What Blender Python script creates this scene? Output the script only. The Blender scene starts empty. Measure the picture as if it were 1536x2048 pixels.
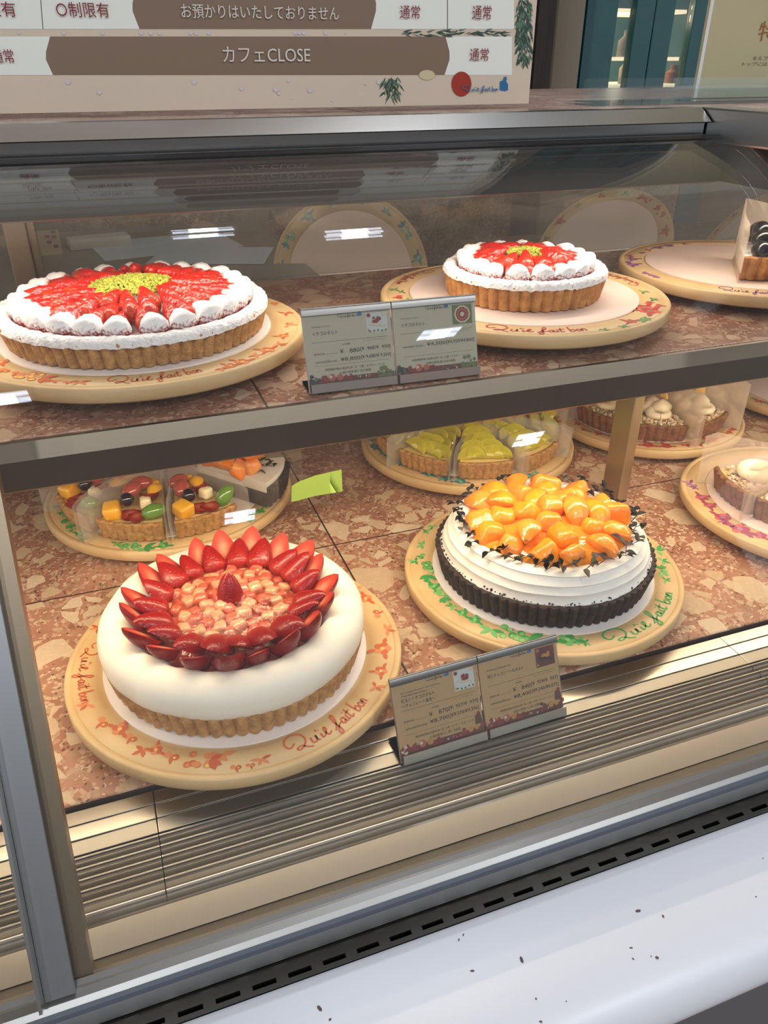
import bpy, bmesh, math, random
from mathutils import Vector, Matrix, noise
C = bpy.context.scene
PI = math.pi
rnd = random.Random(11)

# ------------------------------------------------------------------ camera
F_PX, PITCH, YAW = 1545.0, math.radians(30.4), math.radians(19.9)
cam_data = bpy.data.cameras.new('camera'); cam = bpy.data.objects.new('camera', cam_data)
C.collection.objects.link(cam); C.camera = cam
cam_data.sensor_fit = 'VERTICAL'; cam_data.sensor_height = 36.0
cam_data.lens = 36.0 * F_PX / 2048.0
cam_data.clip_start = 0.02
cam.location = (0, 0, 0)
cam.rotation_euler = (PI / 2 - PITCH, 0, -YAW)
RT = Vector((math.cos(YAW), -math.sin(YAW), 0))
FH = Vector((math.sin(YAW), math.cos(YAW), 0))
FW = FH * math.cos(PITCH) - Vector((0, 0, 1)) * math.sin(PITCH)
UP = FH * math.sin(PITCH) + Vector((0, 0, 1)) * math.cos(PITCH)
def ray(x, y): return RT * ((x - 768) / F_PX) + UP * ((1024 - y) / F_PX) + FW
def onz(x, y, z):
    d = ray(x, y); return d * (z / d.z)
def ony(x, y, Y):
    d = ray(x, y); return d * (Y / d.y)

# ------------------------------------------------------------------ light
C.view_settings.view_transform = 'Standard'; C.view_settings.look = 'None'
C.view_settings.gamma = 1.0; C.view_settings.use_curve_mapping = False
C.view_settings.exposure = 0.0
C.cycles.max_bounces = 10; C.cycles.transparent_max_bounces = 40
C.cycles.sample_clamp_indirect = 6.0
wd = bpy.data.worlds.new('world'); C.world = wd; wd.use_nodes = True
wd.node_tree.nodes['Background'].inputs[0].default_value = (0.80, 0.90, 1.0, 1)
wd.node_tree.nodes['Background'].inputs[1].default_value = 0.95
def area(name, loc, rot, sx, sy, power, col):
    l = bpy.data.lights.new(name, 'AREA'); l.shape = 'RECTANGLE'; l.size = sx; l.size_y = sy
    l.energy = power; l.color = col
    o = bpy.data.objects.new(name, l); C.collection.objects.link(o); o.location = loc; o.rotation_euler = rot
    return o
WARM = (1.0, 0.80, 0.53); WARM2 = (1.0, 0.88, 0.72)
area('shelf_lamp', (0.45, 0.622, -0.2925), (math.radians(8), 0, 0), 2.2, 0.012, 5.0, WARM)
area('hood_lamp', (0.45, 0.735, -0.1175), (math.radians(12), 0, 0), 2.2, 0.016, 3.2, WARM2)
LAMP_SPOTS = ((.26, 1.10, 4), (.63, .84, 4), (1.13, -1.04, 16), (-.36, -1.21, 16), (1.95, -2.2, 18), (-1.2, -2.3, 18), (.45, -2.5, 18))  # last pair added to brighten the bumper and cards
for lx, ly, lw in LAMP_SPOTS:
    area('ceiling_downlight', (lx, ly, 1.278), (0, 0, 0), .07, .09, lw, (.90, .95, 1.0))

# ------------------------------------------------------------------ materials
def lin(c):
    return tuple(((v / 12.92) if v <= 0.04045 else ((v + 0.055) / 1.055) ** 2.4) for v in [q / 255.0 for q in c]) + (1,)
MATS = {}
def M(name, col, rough=0.5, metal=0.0, col2=None, scale=60, bump=0.0, bscale=200, sss=0.0, coat=0.0,
      spec=0.5, emit=None, estr=0.0, aniso=0.0, detail=4, lo=0.35, hi=0.65, stretch=None):
    m = bpy.data.materials.new(name); m.use_nodes = True; MATS[name] = m
    nt = m.node_tree; b = nt.nodes['Principled BSDF']
    b.inputs['Base Color'].default_value = lin(col); b.inputs['Roughness'].default_value = rough
    b.inputs['Metallic'].default_value = metal; b.inputs['Specular IOR Level'].default_value = spec
    b.inputs['Coat Weight'].default_value = coat; b.inputs['Coat Roughness'].default_value = 0.06
    if sss:
        b.inputs['Subsurface Weight'].default_value = sss
        b.inputs['Subsurface Radius'].default_value = (0.006, 0.003, 0.0015); b.inputs['Subsurface Scale'].default_value = 1.0
    if emit:
        b.inputs['Emission Color'].default_value = lin(emit); b.inputs['Emission Strength'].default_value = estr
    if aniso:
        b.inputs['Anisotropic'].default_value = aniso
        cx = nt.nodes.new('ShaderNodeCombineXYZ'); cx.inputs[0].default_value = 1.0
        nt.links.new(cx.outputs[0], b.inputs['Tangent'])
    tc = nt.nodes.new('ShaderNodeTexCoord'); vec = tc.outputs['Object']
    if stretch:
        mp = nt.nodes.new('ShaderNodeMapping'); mp.inputs['Scale'].default_value = stretch
        nt.links.new(vec, mp.inputs['Vector']); vec = mp.outputs['Vector']
    if col2:
        n = nt.nodes.new('ShaderNodeTexNoise'); n.inputs['Scale'].default_value = scale; n.inputs['Detail'].default_value = detail
        nt.links.new(vec, n.inputs['Vector'])
        r = nt.nodes.new('ShaderNodeValToRGB'); e = r.color_ramp.elements
        e[0].position = lo; e[0].color = lin(col); e[1].position = hi; e[1].color = lin(col2)
        nt.links.new(n.outputs['Fac'], r.inputs['Fac']); nt.links.new(r.outputs['Color'], b.inputs['Base Color'])
    if bump:
        n2 = nt.nodes.new('ShaderNodeTexNoise'); n2.inputs['Scale'].default_value = bscale; n2.inputs['Detail'].default_value = 3
        nt.links.new(vec, n2.inputs['Vector'])
        bp = nt.nodes.new('ShaderNodeBump'); bp.inputs['Strength'].default_value = 1.0; bp.inputs['Distance'].default_value = bump
        nt.links.new(n2.outputs['Fac'], bp.inputs['Height']); nt.links.new(bp.outputs['Normal'], b.inputs['Normal'])
        if coat: nt.links.new(bp.outputs['Normal'], b.inputs['Coat Normal'])
    return m
def node(nt, t, **kw):
    n = nt.nodes.new(t)
    for k, v in kw.items(): setattr(n, k, v)
    return n
def math_n(nt, op, a, b=None, c=None, clamp=False):
    n = node(nt, 'ShaderNodeMath', operation=op, use_clamp=clamp)
    for i, v in enumerate((a, b, c)):
        if v is None: continue
        if isinstance(v, (int, float)): n.inputs[i].default_value = v
        else: nt.links.new(v, n.inputs[i])
    return n.outputs[0]
def mixc(nt, fac, a, b):
    n = node(nt, 'ShaderNodeMix', data_type='RGBA')
    if isinstance(fac, (int, float)): n.inputs[0].default_value = fac
    else: nt.links.new(fac, n.inputs[0])
    for i, v in ((6, a), (7, b)):
        if isinstance(v, tuple): n.inputs[i].default_value = v
        else: nt.links.new(v, n.inputs[i])
    return n.outputs[2]
def ramp(nt, fac, stops):
    r = node(nt, 'ShaderNodeValToRGB'); e = r.color_ramp.elements
    e[0].position, e[0].color = stops[0]; e[1].position, e[1].color = stops[-1]
    for p, c in stops[1:-1]:
        q = e.new(p); q.color = c
    nt.links.new(fac, r.inputs['Fac']); return r.outputs['Color']

def glass_mat(name, tint=(1, 1, 1, 1), haze=0.0, rough=0.0, bumpy=0.0):
    m = bpy.data.materials.new(name); m.use_nodes = True; nt = m.node_tree
    nt.nodes.remove(nt.nodes['Principled BSDF']); out = nt.nodes['Material Output']
    tr = node(nt, 'ShaderNodeBsdfTransparent'); tr.inputs[0].default_value = tint
    gl = node(nt, 'ShaderNodeBsdfGlossy'); gl.inputs['Roughness'].default_value = rough
    ge = node(nt, 'ShaderNodeNewGeometry')
    ior = math_n(nt, 'MULTIPLY_ADD', ge.outputs['Backfacing'], 1 / 1.5 - 1.5, 1.5)
    fr = node(nt, 'ShaderNodeFresnel'); nt.links.new(ior, fr.inputs['IOR'])
    mx = node(nt, 'ShaderNodeMixShader'); nt.links.new(fr.outputs[0], mx.inputs[0])
    nt.links.new(tr.outputs[0], mx.inputs[1]); nt.links.new(gl.outputs[0], mx.inputs[2])
    res = mx.outputs[0]
    if bumpy:
        n = node(nt, 'ShaderNodeTexNoise'); n.inputs['Scale'].default_value = 120; n.inputs['Detail'].default_value = 3
        tc = node(nt, 'ShaderNodeTexCoord'); nt.links.new(tc.outputs['Object'], n.inputs['Vector'])
        bp = node(nt, 'ShaderNodeBump'); bp.inputs['Distance'].default_value = bumpy; nt.links.new(n.outputs['Fac'], bp.inputs['Height'])
        nt.links.new(bp.outputs['Normal'], gl.inputs['Normal']); nt.links.new(bp.outputs['Normal'], fr.inputs['Normal'])
    if haze:
        df = node(nt, 'ShaderNodeBsdfDiffuse'); df.inputs[0].default_value = (.8, .8, .8, 1)
        n = node(nt, 'ShaderNodeTexNoise'); n.inputs['Scale'].default_value = 9; n.inputs['Detail'].default_value = 5
        tc = node(nt, 'ShaderNodeTexCoord'); nt.links.new(tc.outputs['Object'], n.inputs['Vector'])
        f = math_n(nt, 'MULTIPLY', n.outputs['Fac'], haze)
        m2 = node(nt, 'ShaderNodeMixShader'); nt.links.new(f, m2.inputs[0])
        nt.links.new(res, m2.inputs[1]); nt.links.new(df.outputs[0], m2.inputs[2]); res = m2.outputs[0]
    nt.links.new(res, out.inputs['Surface']); return m

def stone_mat(name, base, base2, chip, chip2, joint_y=None, joint_x=None, big=25.0, dark=1.0):
    """breccia tile: pink ground, cream chips of several sizes, dark joints between tiles"""
    m = bpy.data.materials.new(name); m.use_nodes = True; nt = m.node_tree; b = nt.nodes['Principled BSDF']
    tc = node(nt, 'ShaderNodeTexCoord'); o = tc.outputs['Object']
    wn = node(nt, 'ShaderNodeTexNoise'); wn.inputs['Scale'].default_value = 22; wn.inputs['Detail'].default_value = 3
    nt.links.new(o, wn.inputs['Vector'])
    vm = node(nt, 'ShaderNodeVectorMath', operation='MULTIPLY_ADD'); nt.links.new(wn.outputs['Color'], vm.inputs[0])
    vm.inputs[1].default_value = (.022, .022, .022); nt.links.new(o, vm.inputs[2]); w = vm.outputs[0]
    n1 = node(nt, 'ShaderNodeTexNoise'); n1.inputs['Scale'].default_value = 14; n1.inputs['Detail'].default_value = 8
    nt.links.new(o, n1.inputs['Vector'])
    col = ramp(nt, n1.outputs['Fac'], [(.3, lin(base)), (.7, lin(base2))])
    def chips(scale, thr, edge, c1, c2, col):
        v = node(nt, 'ShaderNodeTexVoronoi'); v.inputs['Scale'].default_value = scale; nt.links.new(w, v.inputs['Vector'])
        e = node(nt, 'ShaderNodeTexVoronoi', feature='DISTANCE_TO_EDGE'); e.inputs['Scale'].default_value = scale
        nt.links.new(w, e.inputs['Vector'])
        s = node(nt, 'ShaderNodeSeparateColor'); nt.links.new(v.outputs['Color'], s.inputs[0])
        pick = math_n(nt, 'LESS_THAN', s.outputs[0], thr)
        em = math_n(nt, 'MULTIPLY_ADD', s.outputs[2], edge * 1.6, edge * .5)
        ins = math_n(nt, 'GREATER_THAN', e.outputs['Distance'], em)
        f = math_n(nt, 'MULTIPLY', pick, ins)
        f = math_n(nt, 'MULTIPLY', f, 0.82)
        cc = mixc(nt, s.outputs[1], lin(c1), lin(c2))
        return mixc(nt, f, col, cc)
    col = chips(230, .42, .05, chip, base2, col)
    col = chips(110, .34, .08, chip2, base, col)
    col = chips(330, .10, .10, (70, 45, 35), (90, 60, 50), col)
    col = chips(48, .30, .10, chip, chip2, col)
    col = chips(big, .24, .10, chip, chip2, col)
    sp = node(nt, 'ShaderNodeSeparateXYZ'); nt.links.new(o, sp.inputs[0])
    for ax, off, per in ((1, joint_y, .302), (0, joint_x, .604)):
        if off is None: continue
        q = math_n(nt, 'SUBTRACT', sp.outputs[ax], off); q = math_n(nt, 'ADD', q, per * 20.5)
        q = math_n(nt, 'MODULO', q, per); q = math_n(nt, 'SUBTRACT', q, per / 2); q = math_n(nt, 'ABSOLUTE', q)
        f = math_n(nt, 'LESS_THAN', q, .0011)
        col = mixc(nt, f, col, lin((60, 42, 34)))
    nt.links.new(col, b.inputs['Base Color']); b.inputs['Roughness'].default_value = .32
    return m

def strawberry_mat(name, c1, c2, seeds=True, sugar=0.0, gloss=.2, coat=.6):
    m = bpy.data.materials.new(name); m.use_nodes = True; nt = m.node_tree; b = nt.nodes['Principled BSDF']
    tc = node(nt, 'ShaderNodeTexCoord')
    sp = node(nt, 'ShaderNodeSeparateXYZ'); nt.links.new(tc.outputs['Generated'], sp.inputs[0])
    n = node(nt, 'ShaderNodeTexNoise'); n.inputs['Scale'].default_value = 90; nt.links.new(tc.outputs['Object'], n.inputs['Vector'])
    g = math_n(nt, 'MULTIPLY_ADD', n.outputs['Fac'], .5, -.25); g = math_n(nt, 'ADD', g, sp.outputs[2], clamp=True)
    col = ramp(nt, g, [(0, lin(c2)), (.45, lin(c1)), (1, lin(c1))])
    v = node(nt, 'ShaderNodeTexVoronoi'); v.inputs['Scale'].default_value = 300; v.inputs['Randomness'].default_value = .5
    nt.links.new(tc.outputs['Object'], v.inputs['Vector'])
    if seeds:
        f = math_n(nt, 'LESS_THAN', v.outputs['Distance'], .22)
        col = mixc(nt, f, col, lin((96, 26, 16)))
    bp = node(nt, 'ShaderNodeBump'); bp.inputs['Distance'].default_value = .0012; bp.inputs['Strength'].default_value = .7
    ds = math_n(nt, 'MINIMUM', v.outputs['Distance'], .4)
    nt.links.new(ds, bp.inputs['Height'])
    b.inputs['Subsurface Weight'].default_value = .04; b.inputs['Subsurface Radius'].default_value = (.003, .001, .0006); b.inputs['Specular IOR Level'].default_value = .38
    b.inputs['Subsurface Scale'].default_value = 1
    rough = gloss
    if sugar:
        ge = node(nt, 'ShaderNodeNewGeometry'); s2 = node(nt, 'ShaderNodeSeparateXYZ'); nt.links.new(ge.outputs['Normal'], s2.inputs[0])
        n2 = node(nt, 'ShaderNodeTexNoise'); n2.inputs['Scale'].default_value = 420; n2.inputs['Detail'].default_value = 4
        nt.links.new(tc.outputs['Object'], n2.inputs['Vector'])
        k = math_n(nt, 'MULTIPLY_ADD', n2.outputs['Fac'], 1.5, -.75)
        k = math_n(nt, 'ADD', k, s2.outputs[2]); k = math_n(nt, 'ADD', k, .38)
        k = math_n(nt, 'MULTIPLY', k, 2.2, clamp=True)
        gz = math_n(nt, 'MULTIPLY_ADD', n2.outputs['Fac'], .25, sp.outputs[2])   # sugar stops towards the tip
        gz = math_n(nt, 'SUBTRACT', .98, gz); gz = math_n(nt, 'MULTIPLY', gz, 6.0, clamp=True)
        k = math_n(nt, 'MULTIPLY', k, gz); k = math_n(nt, 'MULTIPLY', k, .97)
        col = mixc(nt, k, col, lin((250, 247, 244)))
        r = math_n(nt, 'MULTIPLY_ADD', k, .7, gloss); nt.links.new(r, b.inputs['Roughness'])
        bp.inputs['Distance'].default_value = .0012
        nt.links.new(n2.outputs['Fac'], bp.inputs['Height'])
    else:
        b.inputs['Roughness'].default_value = rough; b.inputs['Coat Weight'].default_value = coat; b.inputs['Coat Roughness'].default_value = .04
        if not seeds:
            n3 = node(nt, 'ShaderNodeTexNoise'); n3.inputs['Scale'].default_value = 240; nt.links.new(tc.outputs['Object'], n3.inputs['Vector'])
            bp.inputs['Distance'].default_value = .0030; nt.links.new(n3.outputs['Fac'], bp.inputs['Height']); nt.links.new(bp.outputs['Normal'], b.inputs['Coat Normal'])
    nt.links.new(col, b.inputs['Base Color']); nt.links.new(bp.outputs['Normal'], b.inputs['Normal'])
    return m
def cutface_mat(name, edge, mid, core):
    """cut strawberry: red rim, pale core; uses the generated box of the half berry (cut plane at x = 0)"""
    m = bpy.data.materials.new(name); m.use_nodes = True; nt = m.node_tree; b = nt.nodes['Principled BSDF']
    tc = node(nt, 'ShaderNodeTexCoord'); sp = node(nt, 'ShaderNodeSeparateXYZ'); nt.links.new(tc.outputs['Generated'], sp.inputs[0])
    y = math_n(nt, 'SUBTRACT', sp.outputs[1], .5); z = math_n(nt, 'MULTIPLY_ADD', sp.outputs[2], .62, -.26)
    d = math_n(nt, 'POWER', math_n(nt, 'ADD', math_n(nt, 'MULTIPLY', y, y), math_n(nt, 'MULTIPLY', z, z)), .5)
    n = node(nt, 'ShaderNodeTexNoise'); n.inputs['Scale'].default_value = 160; nt.links.new(tc.outputs['Object'], n.inputs['Vector'])
    d = math_n(nt, 'MULTIPLY_ADD', n.outputs['Fac'], .16, d)
    nt.links.new(ramp(nt, d, [(.12, lin(core)), (.3, lin(mid)), (.52, lin(edge))]), b.inputs['Base Color'])
    b.inputs['Roughness'].default_value = .55; b.inputs['Specular IOR Level'].default_value = .15
    return m
def wrap_mat(name, col=(250, 246, 236), opac=.3):
    m = bpy.data.materials.new(name); m.use_nodes = True; nt = m.node_tree; nt.nodes.remove(nt.nodes['Principled BSDF'])
    out = nt.nodes['Material Output']
    tr = node(nt, 'ShaderNodeBsdfTransparent'); df = node(nt, 'ShaderNodeBsdfDiffuse'); tl = node(nt, 'ShaderNodeBsdfTranslucent')
    df.inputs[0].default_value = lin(col); tl.inputs[0].default_value = lin(col)
    a = node(nt, 'ShaderNodeMixShader'); a.inputs[0].default_value = .5
    nt.links.new(df.outputs[0], a.inputs[1]); nt.links.new(tl.outputs[0], a.inputs[2])
    gl = node(nt, 'ShaderNodeBsdfGlossy'); gl.inputs['Roughness'].default_value = .5
    a2 = node(nt, 'ShaderNodeMixShader'); a2.inputs[0].default_value = .02
    nt.links.new(a.outputs[0], a2.inputs[1]); nt.links.new(gl.outputs[0], a2.inputs[2])
    mx = node(nt, 'ShaderNodeMixShader'); mx.inputs[0].default_value = opac
    nt.links.new(tr.outputs[0], mx.inputs[1]); nt.links.new(a2.outputs[0], mx.inputs[2])
    nt.links.new(mx.outputs[0], out.inputs['Surface']); return m

STONE = stone_mat('breccia_tile', (146, 98, 74), (182, 132, 104), (216, 196, 164), (194, 168, 134), joint_y=.783, joint_x=.218)
STONE_SHELF = stone_mat('breccia_shelf_shaded', (120, 78, 60), (150, 106, 84), (190, 164, 138), (160, 130, 104), joint_y=1.4, joint_x=.114)  # darker stone copy, shade under the upper plates put into its colour
STONE_TOP = stone_mat('breccia_counter', (150, 118, 108), (184, 150, 138), (206, 186, 172), (180, 152, 140), joint_x=.26)
STONE_BACK = stone_mat('brown_marble', (104, 80, 62), (146, 116, 90), (176, 154, 126), (150, 124, 98), big=7.0)
STEEL = M('brushed_steel', (190, 185, 176), .34, 1.0, aniso=.85)
TRIM = M('shelf_trim_steel', (120, 110, 96), .46, 1.0, aniso=.9)
LOUV = M('louvre_steel', (152, 148, 140), .42, 1.0)
LIP = M('louvre_lip_glint', (226, 222, 214), .4, .25)  # near-white, the highlight along the louvre edges put into the colour
POST = M('post_steel', (186, 172, 140), .4, 1.0)
STEEL_D = M('dull_steel', (138, 136, 132), .36, 1.0, aniso=.6)
STEEL_L = M('satin_aluminium', (200, 200, 198), .3, 1.0)
ALU = M('grey_anodised', (150, 151, 154), .42, .85)
DARK = M('black_gap', (10, 9, 9), .8, spec=.05)
HOOD = M('dark_hood', (46, 42, 38), .5)
WHITE = M('white_enamel', (214, 215, 222), .36)
GREY = M('grey_panel', (92, 92, 96), .5)
GLAZE = glass_mat('clear_glaze', (.98, .93, .88, 1), bumpy=.004, rough=.05)
GLASS = glass_mat('front_pane', (1, 1, 1, 1), haze=.02)
RGLASS = glass_mat('rear_pane', (.80, .79, .74, 1), haze=.12)
ACRYL = glass_mat('acrylic', (.93, .96, .96, 1), haze=.06)
CARD = M('white_card', (243, 236, 230), .5)
CARDP = M('pinkish_card', (232, 208, 194), .42)
WOOD = M('cream_painted_wood', (218, 186, 136), .45, col2=(204, 170, 118), scale=14, stretch=(1, 1, 6))
WOODE = M('worn_wood_edge', (208, 182, 128), .6, col2=(186, 160, 110), scale=70)
CRUST = M('pale_pastry', (204, 158, 98), .75, col2=(170, 122, 70), scale=140, bump=.0018, bscale=420)
CRUST_G = M('golden_pastry', (204, 146, 78), .72, col2=(170, 112, 54), scale=90, bump=.0016, bscale=420)
CRUST_C = M('chocolate_pastry', (62, 42, 34), .7, col2=(38, 26, 22), scale=120, bump=.0008, bscale=500)
CRUST_B = M('brown_pastry', (148, 100, 62), .75, col2=(110, 70, 42), scale=110, bump=.001, bscale=420)
CREAM = M('white_cream', (240, 232, 214), .5, sss=.2, bump=.0003, bscale=60)
CREAM2 = M('whipped_cream', (240, 235, 224), .55, sss=.15, bump=.0004, bscale=160)
PIPED = M('piped_cream', (246, 232, 200), .55, sss=.15, bump=.0004, bscale=220)
SUGAR = M('icing_sugar', (246, 243, 240), .95, bump=.0030, bscale=300)
BERRY = strawberry_mat('strawberry_skin', (138, 18, 16), (168, 40, 30), coat=.12, gloss=.3)
GLAZED = strawberry_mat('glazed_strawberry', (196, 26, 14), (214, 70, 34), seeds=False, gloss=.3, coat=.8)
DUSTED = strawberry_mat('sugared_strawberry', (176, 30, 30), (150, 22, 26), seeds=True, sugar=1.0, gloss=.3)
CUT = cutface_mat('strawberry_flesh', (150, 26, 20), (186, 68, 50), (214, 128, 98))
PISTA = M('pistachio', (196, 178, 62), .6, col2=(150, 150, 48), scale=160)
PISTA2 = M('pistachio_green', (138, 144, 44), .6)
JELLY = M('apple_jelly', (192, 104, 80), .1, col2=(180, 76, 60), scale=40, sss=.4, coat=1.0, bump=.003, bscale=110)
APPLE1 = M('pale_apple', (222, 172, 134), .25, col2=(212, 140, 108), scale=60, sss=.3, coat=.9, bump=.0014, bscale=240)
APPLE2 = M('rosy_apple', (206, 112, 86), .25, col2=(188, 72, 58), scale=60, sss=.3, coat=.9, bump=.0014, bscale=240)
PERS = M('persimmon', (250, 160, 40), .25, col2=(238, 126, 22), scale=50, sss=.2, coat=.15, bump=.0012, bscale=120)
PERS2 = M('pale_persimmon', (244, 158, 58), .25, col2=(238, 130, 34), scale=50, sss=.3, coat=.5, bump=.0012, bscale=120)
PGLAZE = M('orange_glaze', (240, 146, 44), .1, sss=.4, coat=1.0, bump=.002, bscale=90)
HERB = M('dark_herb', (52, 40, 38), .5, col2=(74, 66, 58), scale=120)
HERBG = M('green_herb', (70, 74, 50), .5)
MANGO = M('mango', (250, 196, 62), .2, col2=(244, 174, 44), scale=70, sss=.3, coat=.8)
BLUEB = M('dark_berry', (28, 24, 30), .12, coat=1.0)
GRAPER = M('red_grape', (176, 84, 70), .14, sss=.3, coat=1.0)
GRAPEG = M('green_grape', (108, 150, 62), .14, sss=.3, coat=1.0)
GRAPEB = M('black_grape', (18, 16, 18), .22, coat=.3)
PEAR = M('pale_pear', (246, 232, 190), .3, sss=.3, coat=.5)
KIWI = M('golden_kiwi', (214, 202, 72), .2, col2=(192, 184, 62), scale=90, sss=.3, coat=.9)
KIWIC = M('kiwi_core', (232, 222, 140), .25, sss=.3, coat=.6)
CUSTARD = M('custard', (240, 214, 140), .5)
CRUMB = M('crumble', (190, 150, 100), .85, col2=(236, 222, 200), scale=130, bump=.002, bscale=300)
CHOC = M('dark_chocolate', (36, 26, 24), .35)
WRAP = wrap_mat('paper_film', opac=.27)
WRAP3 = wrap_mat('thin_paper_film', opac=.11)
WRAP2 = wrap_mat('denser_paper_film', (246, 232, 214), opac=.42)
LIME = M('lime_paper', (216, 255, 128), .55)
PAPER = M('paper', (226, 228, 226), .6)
INKS = {'ink': M('black_ink', (52, 42, 38), .6), 'blue': M('blue_ink', (40, 110, 160), .6), 'red': M('crimson_ink', (132, 26, 40), .6)}

# ------------------------------------------------------------------ object helpers
def obj(name, bm, mats, parent=None, smooth=True, loc=None, mesh=None):
    if mesh is None:
        mesh = bpy.data.meshes.new(name)
        if smooth:
            for f in bm.faces: f.smooth = True
        bm.to_mesh(mesh); bm.free()
        for m in (mats if isinstance(mats, (list, tuple)) else [mats]): mesh.materials.append(m)
        if smooth and hasattr(mesh, 'set_sharp_from_angle'): mesh.set_sharp_from_angle(angle=math.radians(50))
    o = bpy.data.objects.new(name, mesh); C.collection.objects.link(o)
    if parent is not None: o.parent = parent
    if loc is not None: o.location = loc
    return o
def thing(name, label, cat, loc=(0, 0, 0), rz=0.0, group=None):
    o = bpy.data.objects.new(name, None); C.collection.objects.link(o); o.empty_display_size = .02
    o.location = loc; o.rotation_euler = (0, 0, rz); o['label'] = label; o['category'] = cat
    if group: o['group'] = group
    return o
def tag(o, label, cat, group=None):
    o['label'] = label; o['category'] = cat
    if group: o['group'] = group
    return o
def copy_part(name, src, parent, mtx, label=None):
    o = src.copy(); o.name = name; C.collection.objects.link(o); o.parent = parent; o.matrix_local = mtx
    return o
def V(*a): return Vector(a)
def quad(bm, a, b, c, d, mi=0):
    f = bm.faces.new([bm.verts.new(p) for p in (a, b, c, d)]); f.material_index = mi; return f
def poly(bm, pts, mi=0):
    f = bm.faces.new([bm.verts.new(p) for p in pts]); f.material_index = mi; return f
def box(bm, c, s, rot=None, bev=0.0, mi=0, seg=2):
    r = bmesh.ops.create_cube(bm, size=1.0); vs = r['verts']
    for v in vs:
        p = V(v.co.x * s[0], v.co.y * s[1], v.co.z * s[2])
        if rot is not None: p = rot @ p
        v.co = p + V(*c)
    fs = set(f for v in vs for f in v.link_faces)
    for f in fs: f.material_index = mi
    if bev:
        es = list(set(e for v in vs for e in v.link_edges))
        bmesh.ops.bevel(bm, geom=es, offset=bev, segments=seg, affect='EDGES', profile=.6)
def bbox(bm, x0, x1, y0, y1, z0, z1, bev=0.0, mi=0):
    box(bm, ((x0 + x1) / 2, (y0 + y1) / 2, (z0 + z1) / 2), (x1 - x0, y1 - y0, z1 - z0), bev=bev, mi=mi)
def grid_faces(bm, rows, closed=False, mi=0):
    for i in range(len(rows) - 1):
        a, b = rows[i], rows[i + 1]; n = len(a)
        for j in range(n if closed else n - 1):
            k = (j + 1) % n
            if len({a[j], a[k], b[k], b[j]}) == 4:
                f = bm.faces.new((a[j], a[k], b[k], b[j])); f.material_index = mi
def lathe(bm, prof, n=96, mod=None, a0=0.0, a1=2 * PI, mi=0, cap=True):
    full = abs(a1 - a0 - 2 * PI) < 1e-6; cols = n if full else n + 1; rows = []
    for (r, z) in prof:
        row = []
        if r <= 1e-7 and full:
            v = bm.verts.new((0, 0, z)); row = [v] * cols
        else:
            for j in range(cols):
                a = a0 + (a1 - a0) * j / n; rr, zz = (r, z) if mod is None else mod(a, r, z)
                row.append(bm.verts.new((rr * math.cos(a), rr * math.sin(a), zz)))
        rows.append(row)
    for i in range(len(rows) - 1):
        p, q = rows[i], rows[i + 1]
        for j in range(cols if full else cols - 1):
            k = (j + 1) % cols; vs = []
            for v in (p[j], p[k], q[k], q[j]):
                if v not in vs: vs.append(v)
            if len(vs) > 2:
                f = bm.faces.new(vs); f.material_index = mi
    return rows
def tube(bm, pts, r, n=8, mi=0, cap=True):
    pts = [Vector(p) for p in pts]; rows = []
    for i, p in enumerate(pts):
        d = (pts[min(i + 1, len(pts) - 1)] - pts[max(i - 1, 0)]).normalized()
        u = d.cross(V(0, 0, 1)) if abs(d.z) < .95 else d.cross(V(1, 0, 0)); u.normalize(); w = d.cross(u)
        rr = r(i / (len(pts) - 1)) if callable(r) else r
        rows.append([bm.verts.new(p + (u * math.cos(2 * PI * k / n) + w * math.sin(2 * PI * k / n)) * rr) for k in range(n)])
    grid_faces(bm, rows, True, mi)
    if cap:
        for row in (rows[0], rows[-1]):
            f = bm.faces.new(row); f.material_index = mi
def extrude_x(bm, prof, x0, x1, mi=0, closed=True, nx=1):
    rows = [[bm.verts.new((x0 + (x1 - x0) * i / nx, y, z)) for (y, z) in prof] for i in range(nx + 1)]
    grid_faces(bm, rows, closed, mi)
    if closed:
        for row in (rows[0], rows[-1]):
            f = bm.faces.new(row); f.material_index = mi
    bmesh.ops.recalc_face_normals(bm, faces=bm.faces[:])
def smooth_line(pts, sub=4):
    pts = [Vector(p) for p in pts]; out = []
    for i in range(len(pts) - 1):
        p0, p1, p2, p3 = pts[max(i - 1, 0)], pts[i], pts[i + 1], pts[min(i + 2, len(pts) - 1)]
        for k in range(sub):
            t = k / sub
            out.append(.5 * ((2 * p1) + (p2 - p0) * t + (2 * p0 - 5 * p1 + 4 * p2 - p3) * t * t + (3 * p1 - p0 - 3 * p2 + p3) * t ** 3))
    out.append(pts[-1]); return out
def ellipsoid(bm, c, r, mtx=None, u=16, v=10, mi=0, warp=None):
    res = bmesh.ops.create_uvsphere(bm, u_segments=u, v_segments=v, radius=1.0)
    for w in res['verts']:
        p = V(w.co.x * r[0], w.co.y * r[1], w.co.z * r[2])
        if warp: p = warp(p)
        if mtx is not None: p = mtx @ p
        w.co = p + V(*c)
    for f in set(f for w in res['verts'] for f in w.link_faces): f.material_index = mi
def basis(z, x):
    """rotation whose +Z is z and +X is as near x as can be"""
    z = Vector(z).normalized(); x = Vector(x); x = (x - z * x.dot(z)).normalized(); y = z.cross(x)
    return Matrix((x, y, z)).transposed()
def place(rot, loc, s=1.0):
    m = rot.to_4x4() if rot is not None else Matrix.Identity(4)
    return Matrix.Translation(Vector(loc)) @ m @ Matrix.Diagonal((s, s, s, 1)) if not isinstance(s, tuple) else Matrix.Translation(Vector(loc)) @ m @ Matrix.Diagonal(s + (1,))

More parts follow.
